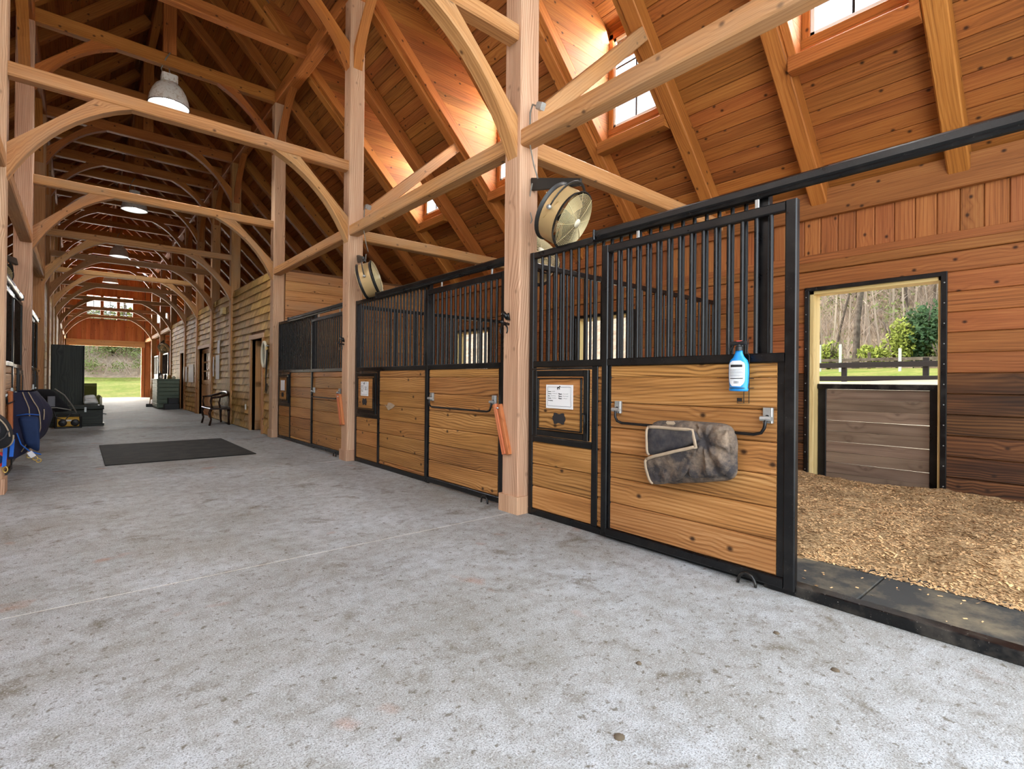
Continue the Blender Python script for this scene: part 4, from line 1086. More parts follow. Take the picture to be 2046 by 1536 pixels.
def fan(c, ax, roll, label, post, r=.225, dep=.2):
    c = Vector(c); ax = Vector(ax).normalized()
    up = Vector((0, 0, 1)); s_ = ax.cross(up).normalized(); u_ = s_.cross(ax)
    mt = Matrix((( s_.x, u_.x, ax.x, c.x), (s_.y, u_.y, ax.y, c.y), (s_.z, u_.z, ax.z, c.z), (0, 0, 0, 1)))
    t = thing('drum_fan', c, label, 'fan', 'drum fans above the stalls')
    obj('drum', MB().lathe([(r + .02, -dep / 2), (r + .004, -dep / 2 + .012), (r, -dep / 2 + .03), (r, dep / 2 - .03), (r + .006, dep / 2 - .012), (r + .022, dep / 2), (r + .012, dep / 2 - .004), (r - .008, dep / 2 - .02), (r - .008, -dep / 2 + .02), (r + .012, -dep / 2 + .004), (r + .02, -dep / 2)], mt, 40), 'fand', t, True)
    obj('drum_band', MB().lathe([(r + .003, -dep / 2 + .03), (r + .003, dep / 2 - .03)], mt, 40), 'fan', t, True)
    for sg in (1, -1):
        g = MB(); z = sg * (dep / 2 + .012)
        for k in range(22):
            rr = r * (1 - k / 22.5); zz_ = z + sg * .03 * (1 - (rr / r) ** 2)
            g.tube([mt @ Vector((rr * math.cos(a), rr * math.sin(a), zz_)) for a in [2 * math.pi * i / 36 for i in range(36)]], .0021, 4, False, True)
        for k in range(8):
            a = 2 * math.pi * k / 8 + .4; g.tube([mt @ Vector((q * math.cos(a), q * math.sin(a), z + sg * (.03 * (1 - (q / r) ** 2) + .002))) for q in (.03, .12, .2, r + .01)], .0018 if k % 4 else .004, 4)
        G = obj('guard', g, 'fang', t, True)
        obj('hub_badge', MB().lathe([(.001, z + sg * .038), (.035, z + sg * .037), (.036, z + sg * .03)], mt, 16), 'white_frame', G, True)
    b = MB()
    for k in range(3):
        a = 2 * math.pi * k / 3
        e1 = Vector((math.cos(a), math.sin(a), 0)); e2 = Vector((-math.sin(a), math.cos(a), 0))
        q = [mt @ (e1 * rr + e2 * w + Vector((0, 0, tz))) for rr, w, tz in ((.04, -.03, -.02), (.22, -.09, -.03), (.23, .07, .03), (.04, .03, .02))]
        i0 = b.pts(q); b.face((i0, i0 + 1, i0 + 2, i0 + 3), ((0, 0),) * 4)
    obj('blades', b, 'fan', t); obj('motor', MB().lathe([(.001, -.07), (.05, -.07), (.055, 0), (.045, .04), (.001, .04)], mt, 16), 'fand', t, True)
    yk = MB(); R2 = r + .03
    pts = [mt @ Vector((R2 * math.cos(a), R2 * math.sin(a) * 1.12, 0)) for a in [math.pi * i / 14 for i in range(15)]]
    yk.tube(pts, .014, 6, True, flat=.3); obj('yoke', yk, 'fand', t, True)
    top = mt @ Vector((0, R2 * 1.12, 0)); post = Vector(post)
    obj('bracket', MB().beam(post, top + Vector((0, 0, .01)), .045, .11, (1, 0, .2), .008, .55), 'fand', t)
    obj('pivot_bolt', MB().tube([mt @ Vector((R2 - .01, 0, 0)), mt @ Vector((R2 + .02, 0, 0))], .018, 8), 'galv', t, True)
    return t
fan((3.02, 2.93, 2.50), (.27, -.80, -.53), 0, 'tan and black drum fan on a bracket at the near post', (3.02, 3.31, 2.87))
fan((3.42, 3.72, 2.34), (.1, .85, -.5), 0, 'dark drum fan half hidden behind the near post', (3.05, 3.53, 2.8))
fan((3.0, 6.56, 2.5), (.74, -.6, .28), 0, 'drum fan half hidden by the second post', (3.02, 6.97, 2.86))
fan((2.98, 28.4, 2.5), (-.7, -.5, -.5), 0, 'far drum fan above the green cabinet', (3.02, 28.91, 2.86))
MB.X = None
fan((-.98, 10.1, 2.6), (.3, -.75, -.55), 0, 'dark drum fan high above the left-hand stall front', (-.74, 10.63, 2.86))
def jbox(y, label):
    t = thing('junction_box', (2.95, y, 3.45), label, 'junction box', 'junction boxes on the head beams')
    obj('box', MB().beam((2.95, y - .03, 3.45), (2.95, y + .03, 3.48), .05, .06, (1, 0, 0), .006), 'galv', t)
    w = MB().tube([(2.95, y + .03, 3.47), (2.95, y + .1, 3.52), (2.95, y + .13, 3.46), (2.94, y + .12, 3.34)], .008, 6)
    obj('conduit', w, 'wire', t, True)
    w = MB().tube([(2.94, y + .12, 3.34), (2.94, y + .115, 3.16), (2.96, y + .09, 3.0), (2.98, y + .06, 2.88)], .006, 6); w.tube([(2.98, y + .13, 2.86), (3.0, y + .2, 2.7), (3.0, y + .15, 2.55), (3.02, y + .28, 2.42)], .006, 6)
    obj('cable', w, 'wire', t, True)
jbox(3.14, 'grey junction box with cables on the head beam by the near post'); jbox(6.5, 'small grey junction box on the head beam by the second post')

# ---- pendant lamps
LW = ['largest and nearest', 'second', 'third', 'farthest']
for k, y in enumerate((10.74, 18.06, 25.38, 32.7)):
    z = 5.9
    t = thing('pendant_lamp', (CX, y, z), 'dusty bell-shaped barn lamp hanging over the aisle, %s in the row' % LW[k], 'pendant lamp', 'pendant lamps in a row')
    I = Matrix.Translation((CX, y, z)); n = 36
    obj('shade', MB().lathe([(.308, 0), (.312, .006), (.306, .03), (.288, .14), (.255, .24), (.205, .33), (.15, .385), (.12, .40)], I, n), 'lampsh', t, True)
    obj('reflector', MB().lathe([(.30, .008), (.28, .14), (.247, .24), (.195, .33), (.1, .39), (.001, .395)], I, n), 'white', t, True)
    obj('rim', MB().tube([(CX + .309 * math.cos(a), y + .309 * math.sin(a), z) for a in [2 * math.pi * i / 40 for i in range(40)]], .007, 6, False, True), 'darkwood', t, True)
    obj('bulb', MB().lathe([(.001, .06), (.06, .075), (.085, .13), (.07, .2), (.04, .26), (.035, .33)], I, 20), 'lampin', t, True)
    obj('ballast', MB().box(CX - .12, CX + .12, y - .12, y + .12, z + .40, z + .53, .025, 'z').box(CX - .07, CX + .07, y - .05, y + .05, z + .53, z + .56, .008, 'z'), 'lampsh', t)
    obj('hook', MB().tube([(CX, y, z + .55), (CX + .02, y, z + .58), (CX, y, z + .61), (CX, y, 6.58)], .008, 6), 'galv', t, True)
    obj('cord', MB().tube([(CX - .07, y, z + .5), (CX - .12, y, z + .62), (CX - .06, y - .085, 6.68), (CX, y - .09, 6.8)], .01, 6), 'wire', t, True)
    l = bpy.data.lights.new('lamp_glow', 'SPOT'); l.energy = 160; l.spot_size = math.radians(140); l.spot_blend = .6; l.shadow_soft_size = .2; l.color = (.95, .98, 1)
    lo = bpy.data.objects.new('lamp_glow', l); COL.objects.link(lo); lo.parent = t; lo.location = (0, 0, .02)

# ================================================================== FLOOR ITEMS
o = obj('aisle_mat', MB().box(.265, 2.06, 8.41, 10.93, 0, .014, .004, 'y'), 'rubber2'); tag(o, 'large black rubber mat lying in the middle of the aisle', 'rubber mat')
for k, (x, y, s_) in enumerate(((1.34, 1.03, .018), (1.75, 1.25, .012), (2.32, .72, .016), (.75, 1.2, .012), (2.45, 1.0, .014))):
    m = MB().grid(lambda u, v: (x + s_ * math.cos(u * 6.283) * math.sin(v * 1.57) * (1 + .3 * nz((u * 5, v * 4, k))), y + s_ * math.sin(u * 6.283) * math.sin(v * 1.57) * (1 + .3 * nz((u * 5 + 3, v * 4, k))), .008 * math.cos(v * 1.57) + .0005), 12, 5, True)
    o = obj('mud_clod', m, 'dirt', None, True); tag(o, ('largest dried mud clod in the middle foreground of the concrete', 'small mud clod just beyond the largest one', 'mud clod nearest the worn sill rail', 'lone mud clod toward the left foreground', 'mud clod in front of the open stall doorway')[k], 'mud clod', 'mud clods on the concrete')
# dark bench against the shingled wall
t = thing('bench', (2.62, 14.58, 0), 'dark wooden spindle-back settee against the shingled wall', 'bench')
obj('seat', MB().grid(lambda u, v: (2.40 + .44 * v, 14.02 + 1.1 * u, .43 + .012 * math.cos(v * 6.28)), 8, 6).box(2.40, 2.84, 14.02, 15.12, .385, .425, .01, 'y'), 'darkwood', t)
for (x, y) in ((2.43, 14.07), (2.43, 15.07), (2.81, 14.1), (2.81, 15.04)):
    f = x < 2.6
    obj('leg', MB().tube([(x, y, .39), (x - (.03 if f else -.01), y, .3), (x + .005, y, .15), (x - (.03 if f else -.02), y, 0)], [.034, .03, .022, .026], 8), 'darkwood', t, True)
obj('crest_rail', MB().tube([(2.42, 14.03, .67), (2.6, 14.0, .69), (2.78, 14.08, .74), (2.83, 14.3, .79), (2.84, 14.58, .80), (2.83, 14.86, .79), (2.78, 15.08, .74), (2.6, 15.14, .69), (2.42, 15.11, .67)], [.022, .026, .03, .034, .036, .034, .03, .026, .022], 8, True, flat=1.0), 'darkwood', t, True)
for i in range(9):
    y = 14.12 + i * .115; obj('spindle', MB().beam((2.79, y, .42), (2.83, y, .77), .014, .03 if i in (3, 4, 5) else .022, (1, 0, 0), .004), 'darkwood', t)
for y in (14.04, 15.1):
    for x in (2.45, 2.62): obj('arm_post', MB().tube([(x, y, .42), (x - .025, y, .55), (x, y, .68)], [.016, .02, .014], 6), 'darkwood', t, True)
# green cabinet, stool and the things on it
t = thing('tall_cabinet', (2.54, 23.3, 0), 'tall sage green boarded cabinet standing out from the right wall', 'cabinet')
c = MB().box(2.2, 2.86, 22.6, 24.2, .02, 1.06, .006, 'z'); obj('body', c, 'greenwood', t)
for k in range(7):
    z = .06 + k * .143; obj('side_board', MB().box(2.22, 2.84, 22.575, 22.602, z + .006, z + .138, .006, 'x'), 'greenwood', t)
    for q in range(2): obj('drawer_front', MB().box(2.175, 2.202, 22.62 + q * .79, 23.38 + q * .79, z + .006, z + .138, .006, 'y'), 'greenwood', t)
obj('top', MB().box(2.16, 2.88, 22.56, 24.24, 1.06, 1.1, .006, 'y'), 'greenwood', t)
for k, (x, y, r, h, mt_, lb) in enumerate(((2.3, 22.7, .05, .16, 'white', 'white bottle at the near corner of the green cabinet'), (2.45, 22.85, .04, .22, 'blackpl', 'tall dark bottle on the green cabinet'), (2.7, 22.75, .06, .12, 'white_frame', 'cream tub on the green cabinet'), (2.35, 23.4, .05, .3, 'blackpl', 'tallest dark canister on the green cabinet'), (2.6, 23.2, .05, .18, 'brass', 'brassy can on the green cabinet'))):
    o = obj('bottle', MB().lathe([(.001, 0), (r, 0), (r, h * .6), (r * .8, h * .7), (r * .35, h * .8), (r * .35, h), (.001, h)], Matrix.Translation((x, y, 1.1)), 14), mt_, None, True); tag(o, lb, 'bottle', 'bottles on the green cabinet')
t = thing('step_stool', (2.56, 22.25, 0), 'black two-step mounting stool in front of the green cabinet', 'step stool')
obj('lower_step', MB().box(2.33, 2.8, 22.0, 22.28, 0, .2, .015, 'z'), 'blackpl', t); obj('upper_step', MB().box(2.48, 2.8, 22.26, 22.5, 0, .4, .015, 'z'), 'blackpl', t)
t = thing('broom', (2.12, 24.4, 0), 'broom leaning beside the green cabinet', 'broom'); obj('handle', MB().tube([(2.12, 24.4, .12), (2.2, 24.42, 1.3)], .014, 6), 'beam', t, True); obj('head', MB().box(2.0, 2.24, 24.36, 24.44, 0, .12, .01, 'x'), 'blackpl', t)
# mirror, straps, papers
t = thing('oval_mirror', (2.86, 11.16, 1.45), 'oval cream-framed mirror on the wall beside the dark doorway', 'mirror')
ring = [(2.87, 11.2 + .16 * math.cos(a), 1.64 + .25 * math.sin(a)) for a in [2 * math.pi * i / 36 for i in range(36)]]
obj('frame', MB().tube(ring, .028, 8, False, True), 'white_frame', t, True)
obj('glass', MB().prism([(.145 * math.cos(2 * math.pi * i / 30), .235 * math.sin(2 * math.pi * i / 30)) for i in range(30)], (-.006, 0, 0), (2.885, 11.2, 1.64), (0, -1, 0), (0, 0, 1)), 'mirror', t)
t = thing('lead_straps', (2.87, 10.98, .86), 'black leather straps with brass buckles looped beside the oval mirror', 'straps')
for k in range(3): obj('strap', MB().tube([(2.865, 11.0 - k * .03, 1.74), (2.85, 10.99 - k * .03, 1.4), (2.85, 11.0 - k * .02, 1.0), (2.85, 11.03 - k * .03, .88 + k * .02), (2.855, 10.95 - k * .02, .86 + k * .02), (2.86, 10.94 - k * .01, 1.05)], .012, 6, True, flat=.4), 'blackfab', t, True)
obj('buckle', MB().box(2.84, 2.87, 10.93, 11.03, 1.72, 1.78, .006), 'brass', t); obj('peg', MB().tube([(2.93, 10.98, 1.8), (2.84, 10.98, 1.81)], .012, 6), 'galv', t, True)
for (y0, y1, z0, z1, lb) in ((21.2, 22.0, 1.0, 1.55, 'white notice sheet nearest the narrow door'), (19.85, 20.8, 1.0, 1.6, 'white notice sheet beside the glazed door'), (15.75, 16.2, 1.12, 1.78, 'larger paper sheet above the dark bench'), (15.72, 15.98, 1.82, 2.18, 'small paper sheet pinned above a larger one'), (16.45, 16.6, 1.2, 1.75, 'narrow paper strip on the shingles right of the glazed door')):
    m = MB().grid(lambda u, v: (2.905 - .01 * math.sin(v * 3) * u, y0 + (y1 - y0) * u, z1 - (z1 - z0) * v), 6, 6); m.box(2.9, 2.906, y0, y1, z0, z1)
    tag(obj('notice_sheet', m, 'paper'), lb, 'paper', 'notice sheets on the shingled wall')
o = obj('wooden_box', MB().box(2.83, 2.915, 15.0, 15.3, 2.82, 2.99, .008, 'y'), 'jamb'); tag(o, 'small pale wooden box high on the shingled wall', 'box')
t = thing('wall_outlet', (2.9, 12.84, .44), 'cream electrical outlet low on the wall beside the doorway', 'outlet'); obj('plate', MB().box(2.9, 2.915, 12.79, 12.88, .43, .56, .003), 'white_frame', t); obj('socket', MB().box(2.896, 2.9, 12.81, 12.86, .45, .49, .002).box(2.896, 2.9, 12.81, 12.86, .5, .54, .002), 'paper', t)

# ================================================================== LEFT SIDE GEAR
def drape(name, label, x0, y0, y1, z0, z1, bulge, mat, seed):
    t = thing(name, (x0 + bulge / 2, (y0 + y1) / 2, z0), label, 'horse blanket')
    def f(u, v):
        a = (u - .5) * math.pi; e = math.cos(a) ** .6 if math.cos(a) > 0 else 0; w = 1 - .25 * (1 - v) ** 3
        y = (y0 + y1) / 2 + (y1 - y0) / 2 * math.sin(a); z = z1 - (z1 - z0) * v - .1 * (abs(math.sin(a)) ** 2) * v
        p = Vector((x0 + bulge * e * math.sin(math.pi * (.2 + .62 * v)), y, z))
        return p + Vector((1, 0, 0)) * .03 * nz((y * 7 + seed, z * 5, seed))
    m = MB().grid(f, 30, 22); m.grid(lambda u, v: Vector((x0 - .01, f(u, v).y, f(u, v).z)), 30, 2, True); obj('cloth', m, mat, t, True)
    return t, f
t, f = drape('horse_blanket', 'navy horse blanket with tan piping hung on the left stall door', -.62, 8.15, 9.3, .30, .965, .36, 'navy', 2)
pp = MB()
for u in (.10, .19): pp.tube([f(u, v) + Vector((.012, -.004, 0)) for v in [i / 12 for i in range(12)]], .011, 6, True, flat=.5)
pp.tube([f(.28, v) + Vector((.01, 0, 0)) for v in (.3, .36, .42, .48)], .012, 6, True, flat=.5); obj('piping', pp, 'piping', t, True)
m, g = cloth([(-.54, 8.14, .69), (-.35, 8.12, .69), (-.34, 8.12, .25), (-.46, 8.14, .33)], .05, 14, 16, .02, 5, .05, (.15, -1, 0), 5); obj('front_flap', m, 'navy2', t, True)
pp = MB(); pp.tube([(-.54, 8.09, .70), (-.45, 8.075, .715), (-.345, 8.08, .70)], .011, 6, True, flat=.5); pp.tube([(-.535, 8.09, .5), (-.50, 8.08, .37), (-.43, 8.07, .29), (-.33, 8.08, .24)], .014, 6, True, flat=.5); obj('webbing', pp, 'bluestrap', t, True)
pp = MB()
for q in ((-.43, 8.09, .23), (-.38, 8.09, .2), (-.35, 8.1, .17)): pp.tube([(q[0] + .022 * math.cos(a), q[1], q[2] + .022 * math.sin(a)) for a in [2 * math.pi * i / 12 for i in range(12)]], .006, 6, False, True)
obj('buckles', pp, 'brass', t, True); obj('care_tag', MB().beam((-.43, 8.06, .28), (-.39, 8.06, .22), .004, .05, (0, 1, 0)), 'paper', t)
saddle_rack(-.56, 8.0, .55, 'red-brown saddle rack beside the navy blanket', -.05)
# rolled blanket at the left edge post
t = thing('rolled_blanket', (-.6, 6.85, .5), 'rolled charcoal blanket hanging at the left edge post', 'horse blanket')
def rl(u, v):
    a = u * 2 * math.pi; r = .15 * (1 - .1 * math.cos(a * 2)); y = 6.62 + .34 * v
    e = max(0, 1 - abs(2 * v - 1) ** 10) ** .5
    return Vector((-.62 + r * 1.05 * math.cos(a) * e, y, .65 + r * math.sin(a) * e + .02 * math.cos(a) - .1 * (math.cos(a) > 0) * math.cos(a)))
obj('roll', MB().grid(rl, 28, 14, True), 'blackfab', t, True)
obj('piping', MB().tube([rl(u, .08) + Vector((.004, -.012, 0)) for u in [.02 + .32 * i / 14 for i in range(15)]], .006, 6), 'piping', t, True); 
obj('piping', MB().tube([rl(u, .5) + Vector((.005, 0, 0)) for u in [-.18 + .2 * i / 10 for i in range(11)]], .007, 6), 'piping', t, True)
obj('end_cap', MB().tube([(-.62, 6.612, .65), (-.62, 6.64, .65)], .05, 20), 'blackfab', t)
obj('spiral', MB().tube([(-.62 + (.02 + .0085 * i / 2) * math.cos(i * .5), 6.617, .65 + (.02 + .0085 * i / 2) * math.sin(i * .5)) for i in range(26)], .007, 5), 'canvasd', t, True)
t = thing('halter', (-.54, 6.93, .25), 'bright blue halter straps with brass snap hanging at the left edge post', 'halter')
for (x, y, z0) in ((-.545, 6.93, .27), (-.50, 6.98, .36)): obj('strap', MB().beam((x, y, z0), (x + .01, y, .53), .03, .008, (1, 0, 0), .001), 'bluestrap', t)
obj('snap', MB().tube([(-.535 + .016 * math.cos(a), 6.925, .245 + .028 * math.sin(a)) for a in [2 * math.pi * i / 14 for i in range(14)]], .006, 6, False, True), 'brass', t, True)
t = thing('round_badge', (-.6, 6.93, .25), 'round blue and red badge at the left edge post', 'badge')
MBm = Matrix.Translation((-.60, 6.955, .345)) @ Matrix.Rotation(math.radians(90), 4, 'X')
obj('disc', MB().lathe([(.001, .012), (.05, .012), (.05, 0)], MBm, 24), 'navy2', t, True); obj('ring', MB().lathe([(.05, .013), (.075, .013), (.075, 0)], MBm, 24), 'red', t, True)
# bags by the second left stall
t = thing('saddle_bag', (-.3, 12.6, .4), 'black saddle bag with silver trim beside the dark panel', 'bag')
m, g = cloth([(-.62, 12.45, .93), (-.36, 12.35, .92), (-.08, 12.35, .52), (-.58, 12.45, .5)], .14, 18, 14, .03, 4, .15, (.25, -.95, 0), 9); obj('bag_body', m, 'blackfab', t, True)
pp = MB(); pp.tube([(-.33, 12.2, .93), (-.2, 12.14, .82), (-.1, 12.14, .65), (-.03, 12.2, .5)], .012, 6); pp.tube([(-.5, 12.12, .6), (-.3, 12.08, .6), (-.1, 12.1, .55)], .01, 6); obj('trim', pp, 'wire', t, True)
obj('pocket', MB().box(-.42, -.32, 12.1, 12.14, .62, .8, .01), 'greyink', t)
pp = MB().tube([(-.36, 12.12, .6), (-.3, 12.05, .42), (-.18, 12.05, .38), (-.1, 12.1, .5)], .01, 6); obj('straps', pp, 'blackpl', t, True)
saddle_rack(-.58, 10.78, .55, 'red-brown saddle rack on the second left post', .05)
# trunk, radio, dark panel, armchair with a bag
t = thing('tack_trunk', (.0, 15.8, 0), 'long black wooden tack trunk across the left of the aisle', 'trunk')
obj('body', MB().box(-.5, .44, 15.52, 16.08, .02, .38, .01, 'x'), 'blackwood', t); obj('lid', MB().box(-.52, .46, 15.5, 16.1, .385, .48, .015, 'x'), 'blackwood', t); obj('base_moulding', MB().box(-.52, .465, 15.5, 16.1, 0, .06, .008, 'x'), 'blackwood', t)
obj('handle', MB().tube([(.44, 15.7, .27), (.5, 15.72, .26), (.5, 15.88, .26), (.44, 15.9, .27)], .012, 6), 'galv', t, True); obj('hasp', MB().box(.1, .14, 15.488, 15.5, .33, .44, .002), 'galv', t)
t = thing('radio', (-.17, 15.2, 0), 'yellow and black jobsite radio on the floor in front of the trunk', 'radio')
obj('case', MB().box(-.38, .03, 15.1, 15.3, .02, .24, .03, 'x'), 'yellow', t); obj('bumper', MB().box(-.41, -.36, 15.08, 15.32, 0, .26, .03, 'z').box(.01, .06, 15.08, 15.32, 0, .26, .03, 'z').box(-.4, .05, 15.09, 15.31, 0, .035, .01, 'x'), 'blackpl', t)
for x in (-.27, -.06):
    obj('speaker', MB().lathe([(.001, .02), (.03, .012), (.07, .014), (.078, 0)], Matrix.Translation((x, 15.102, .12)) @ Matrix.Rotation(math.radians(90), 4, 'X'), 20), 'blackpl', t, True)
obj('display', MB().box(-.21, -.12, 15.095, 15.102, .155, .19, .002), 'white', t); obj('handle', MB().tube([(-.38, 15.2, .24), (-.36, 15.2, .31), (0, 15.2, .31), (.03, 15.2, .24)], .014, 8), 'blackpl', t, True)
t = thing('dark_panel', (-.22, 16.5, 0), 'tall dark green-black wooden panel standing across the left of the aisle', 'panel')
obj('panel', MB().box(-.52, .085, 16.46, 16.53, 0, 1.92, .02, 'z'), 'blackwood', t)
for z in (.1, .95, 1.8): obj('batten', MB().box(-.5, .07, 16.53, 16.56, z, z + .1, .005, 'x'), 'blackwood', t)
obj('edge_strip', MB().box(.085, .1, 16.46, 16.53, 0, 1.92, .003, 'z'), 'darkwood', t)
t = thing('armchair', (.2, 17.2, 0), 'olive green armchair beyond the dark panel', 'armchair')
obj('back', MB().box(-.15, .36, 17.4, 17.6, .3, .98, .07, 'x'), 'olive', t); obj('seat', MB().box(-.12, .38, 16.9, 17.45, .25, .5, .06, 'x'), 'olive', t)
for x in (-.2, .34): obj('arm', MB().box(x, x + .12, 16.85, 17.5, .25, .68, .05, 'y'), 'olive', t)
for (x, y) in ((-.12, 16.9), (.4, 16.9), (-.12, 17.5), (.4, 17.5)): obj('leg', MB().box(x - .03, x + .03, y - .03, y + .03, 0, .26, .006), 'darkwood', t)
t = thing('cloth_bag', (.22, 16.0, .48), 'crumpled white cloth on the right end of the tack trunk', 'cloth')
m, g = cloth([(.08, 15.9, .70), (.3, 15.88, .72), (.38, 15.85, .485), (.08, 15.85, .485)], .12, 14, 12, .05, 8, .1, (0, -1, 0), 6); obj('cloth', m, 'white', t, True)
t = thing('spray_can', (.4, 15.8, .48), 'slim white bottle standing on the trunk end', 'bottle'); obj('can', MB().lathe([(.001, 0), (.025, 0), (.025, .16), (.012, .18), (.012, .2), (.001, .2)], Matrix.Translation((.405, 15.75, .48)), 12), 'white_frame', t, True)

# ================================================================== OUTDOORS
def gz(x, y):
    def sm(a, b, v): v = max(0, min(1, (v - a) / (b - a))); return v * v * (3 - 2 * v)
    z = -.06 + 1.30 * sm(7.2, 13.6, x) + .5 * sm(16, 27, x) + (max(0, x - 27) * .62)
    z2 = -.06 + .9 * sm(38, 52, y) + min(4.9, max(0, y - 52) * .62)
    w = max(z, z2)
    return w + (.25 * nz((x * .15, y * .15, 1)) + .08 * nz((x * .6, y * .6, 2))) * sm(8, 14, max(x - 0, (y - 34)))
def gm(x, y):
    if x < 14.5 and x > 6.8 and y < 36: return 1
    return 2 if (x > 26.5 or y > 52.5) else 0
gr = [MB(), MB(), MB()]
def gpatch(x0, x1, y0, y1, st):
    nx, ny = int((x1 - x0) / st), int((y1 - y0) / st)
    for i in range(nx):
        for j in range(ny):
            xa, ya = x0 + i * st, y0 + j * st; m = gr[gm(xa + st / 2, ya + st / 2)]
            b = m.pts([(xa, ya, gz(xa, ya)), (xa + st, ya, gz(xa + st, ya)), (xa + st, ya + st, gz(xa + st, ya + st)), (xa, ya + st, gz(xa, ya + st))])
            m.face((b, b + 1, b + 2, b + 3), ((0, 0),) * 4)
gpatch(6.75, 60.75, -9, 36, 1.0); gpatch(-28, 60, 36.5, 84.5, 1.0); gpatch(-40, -4.5, -12, 36, 3.0); gpatch(-30, 40, -40, -12.0, 4); gpatch(-30, 6, -12, -2.4, 1.6)
for m, mt_, nm, lb in ((gr[0], 'grass', 'lawn', 'sunlit yellow-green grass outside the barn'), (gr[1], 'sand', 'paddock', 'pale sandy strip of paddock outside the stall doors'), (gr[2], 'leaflitter', 'hillside', 'brown leaf-covered hillside rising behind the barn')):
    struct(obj(nm, m, mt_, None, True), lb, 'ground')
def branchy(m, p, d, L, r, depth, rg_, spread=.6):
    n = 4; pts = [Vector(p)]; dd = Vector(d)
    for i in range(n):
        dd = (dd + Vector((rg_.uniform(-1, 1), rg_.uniform(-1, 1), rg_.uniform(-.3, .6))) * .12).normalized(); pts.append(pts[-1] + dd * L / n)
    m.tube(pts, [r * (1 - .6 * i / n) for i in range(n + 1)], 5 if depth < 2 else 3, False)
    if depth >= 3: return [pts[-1]]
    ends = []
    for k in range(rg_.randint(3, 4)):
        q = pts[rg_.randint(2 if depth else 2, n)]; a = rg_.uniform(0, 6.28)
        nd = (dd + Vector((math.cos(a), math.sin(a), rg_.uniform(.0, .5))) * spread * 1.2).normalized()
        ends += branchy(m, q, nd, L * rg_.uniform(.4, .62), r * .42, depth + 1, rg_, spread)
    return ends
def leaves(m, c, rad, n, size, rg_):
    for i in range(n):
        while True:
            q = Vector((rg_.uniform(-1, 1), rg_.uniform(-1, 1), rg_.uniform(-1, 1)))
            if q.length < 1: break
        p = Vector(c) + Vector((q.x * rad[0], q.y * rad[1], q.z * rad[2])); s_ = size * rg_.uniform(.5, 1.3)
        a = Vector((rg_.uniform(-1, 1), rg_.uniform(-1, 1), rg_.uniform(-1, 1))).normalized(); b = a.orthogonal().normalized()
        i0 = m.pts([p - a * s_, p + b * s_ * .6, p + a * s_, p - b * s_ * .6]); m.face((i0, i0 + 1, i0 + 2, i0 + 3), ((0, 0),) * 4)
rt = random.Random(11)
def tree(x, y, h, r, label, leafmat=None, nleaf=0, lsize=.12, crown=None):
    z = gz(x, y) - .1; t = thing('tree', (x, y, z), label, 'tree', 'trees on the hillside')
    m = MB(); ends = branchy(m, (x, y, z), (rt.uniform(-.04, .04), rt.uniform(-.04, .04), 1), h, r, 0, rt)
    obj('trunk', m, 'bark', t, True)
    if leafmat:
        lm = MB(); per = max(1, nleaf // max(1, len(ends)))
        for e in ends: leaves(lm, e, crown or (.7, .7, .5), per, lsize, rt)
        obj('foliage', lm, leafmat, t)
def shrub(x, y, rad, label, mat, n, size, nm='shrub'):
    z = gz(x, y); t = thing(nm, (x, y, z), label, 'shrub', 'shrubs')
    st = MB()
    for k in range(6): a = rt.uniform(0, 6.28); st.tube([(x, y, z - .05), (x + math.cos(a) * rad[0] * .3, y + math.sin(a) * rad[1] * .3, z + rad[2] * .8), (x + math.cos(a) * rad[0] * .7, y + math.sin(a) * rad[1] * .7, z + rad[2] * 1.6)], [.05, .035, .015], 4)
    obj('stems', st, 'bark', t, True); lm = MB()
    for k in range(5): leaves(lm, (x + rt.uniform(-.4, .4) * rad[0], y + rt.uniform(-.4, .4) * rad[1], z + rad[2] * rt.uniform(.5, 1.3)), (rad[0] * .6, rad[1] * .6, rad[2] * .65), n // 5, size, rt)
    obj('foliage', lm, mat, t)
# seen through the near half door (direction y/x about .16 to .37)
tree(25.5, 7.25, 9, .15, 'big straight dark trunk in the middle of the near window view', 'pine', 900, .14)
tree(27, 8.6, 8, .07, 'slim grey trunk left of the big trunk in the window view', 'leaf', 260, .1)
tree(29, 9.7, 7.5, .09, 'leftmost thin trunk in the window view')
tree(28.5, 6.0, 7.5, .08, 'bare tree right of the big trunk in the window view', 'leaf', 320, .1)
tree(30, 5.4, 7, .08, 'slender pale tree behind the evergreen')
tree(27, 4.35, 7.5, .08, 'bare thin tree at the right of the window view')
tree(33, 7.3, 8, .1, 'bare tree higher up behind the big trunk')
tree(34, 9.6, 8, .1, 'bare tree higher up at the left of the window view'); tree(36, 6.2, 8, .1, 'bare tree on the ridge in the window view'); tree(35, 4.6, 7.5, .1, 'bare tree uphill at the right of the window view')
tree(31, 8.2, 7.5, .1, 'thin bare tree just left of the big trunk'); tree(39, 8.4, 8, .1, 'highest bare tree on the left slope'); tree(40, 5.6, 8, .1, 'highest bare tree on the right slope')
shrub(26, 5.0, (1.3, 1.0, 1.7), 'dark green evergreen bush right of centre in the window view', 'pine', 2600, .1, 'evergreen_bush')
shrub(25.5, 5.75, (.9, .7, 1.2), 'bright yellow-green shrub at the middle of the window view', 'leaf', 1300, .08); shrub(25, 8.1, (.9, .6, .7), 'yellow-green shrub at the left foot of the window view', 'leaf', 900, .08)
shrub(25.4, 4.3, (.9, .6, .6), 'low shrub at the right foot of the window view', 'brush', 800, .08); shrub(25.2, 6.5, (.7, .6, .6), 'low green shrub beside the big trunk', 'leaf', 700, .08)
tw = MB()
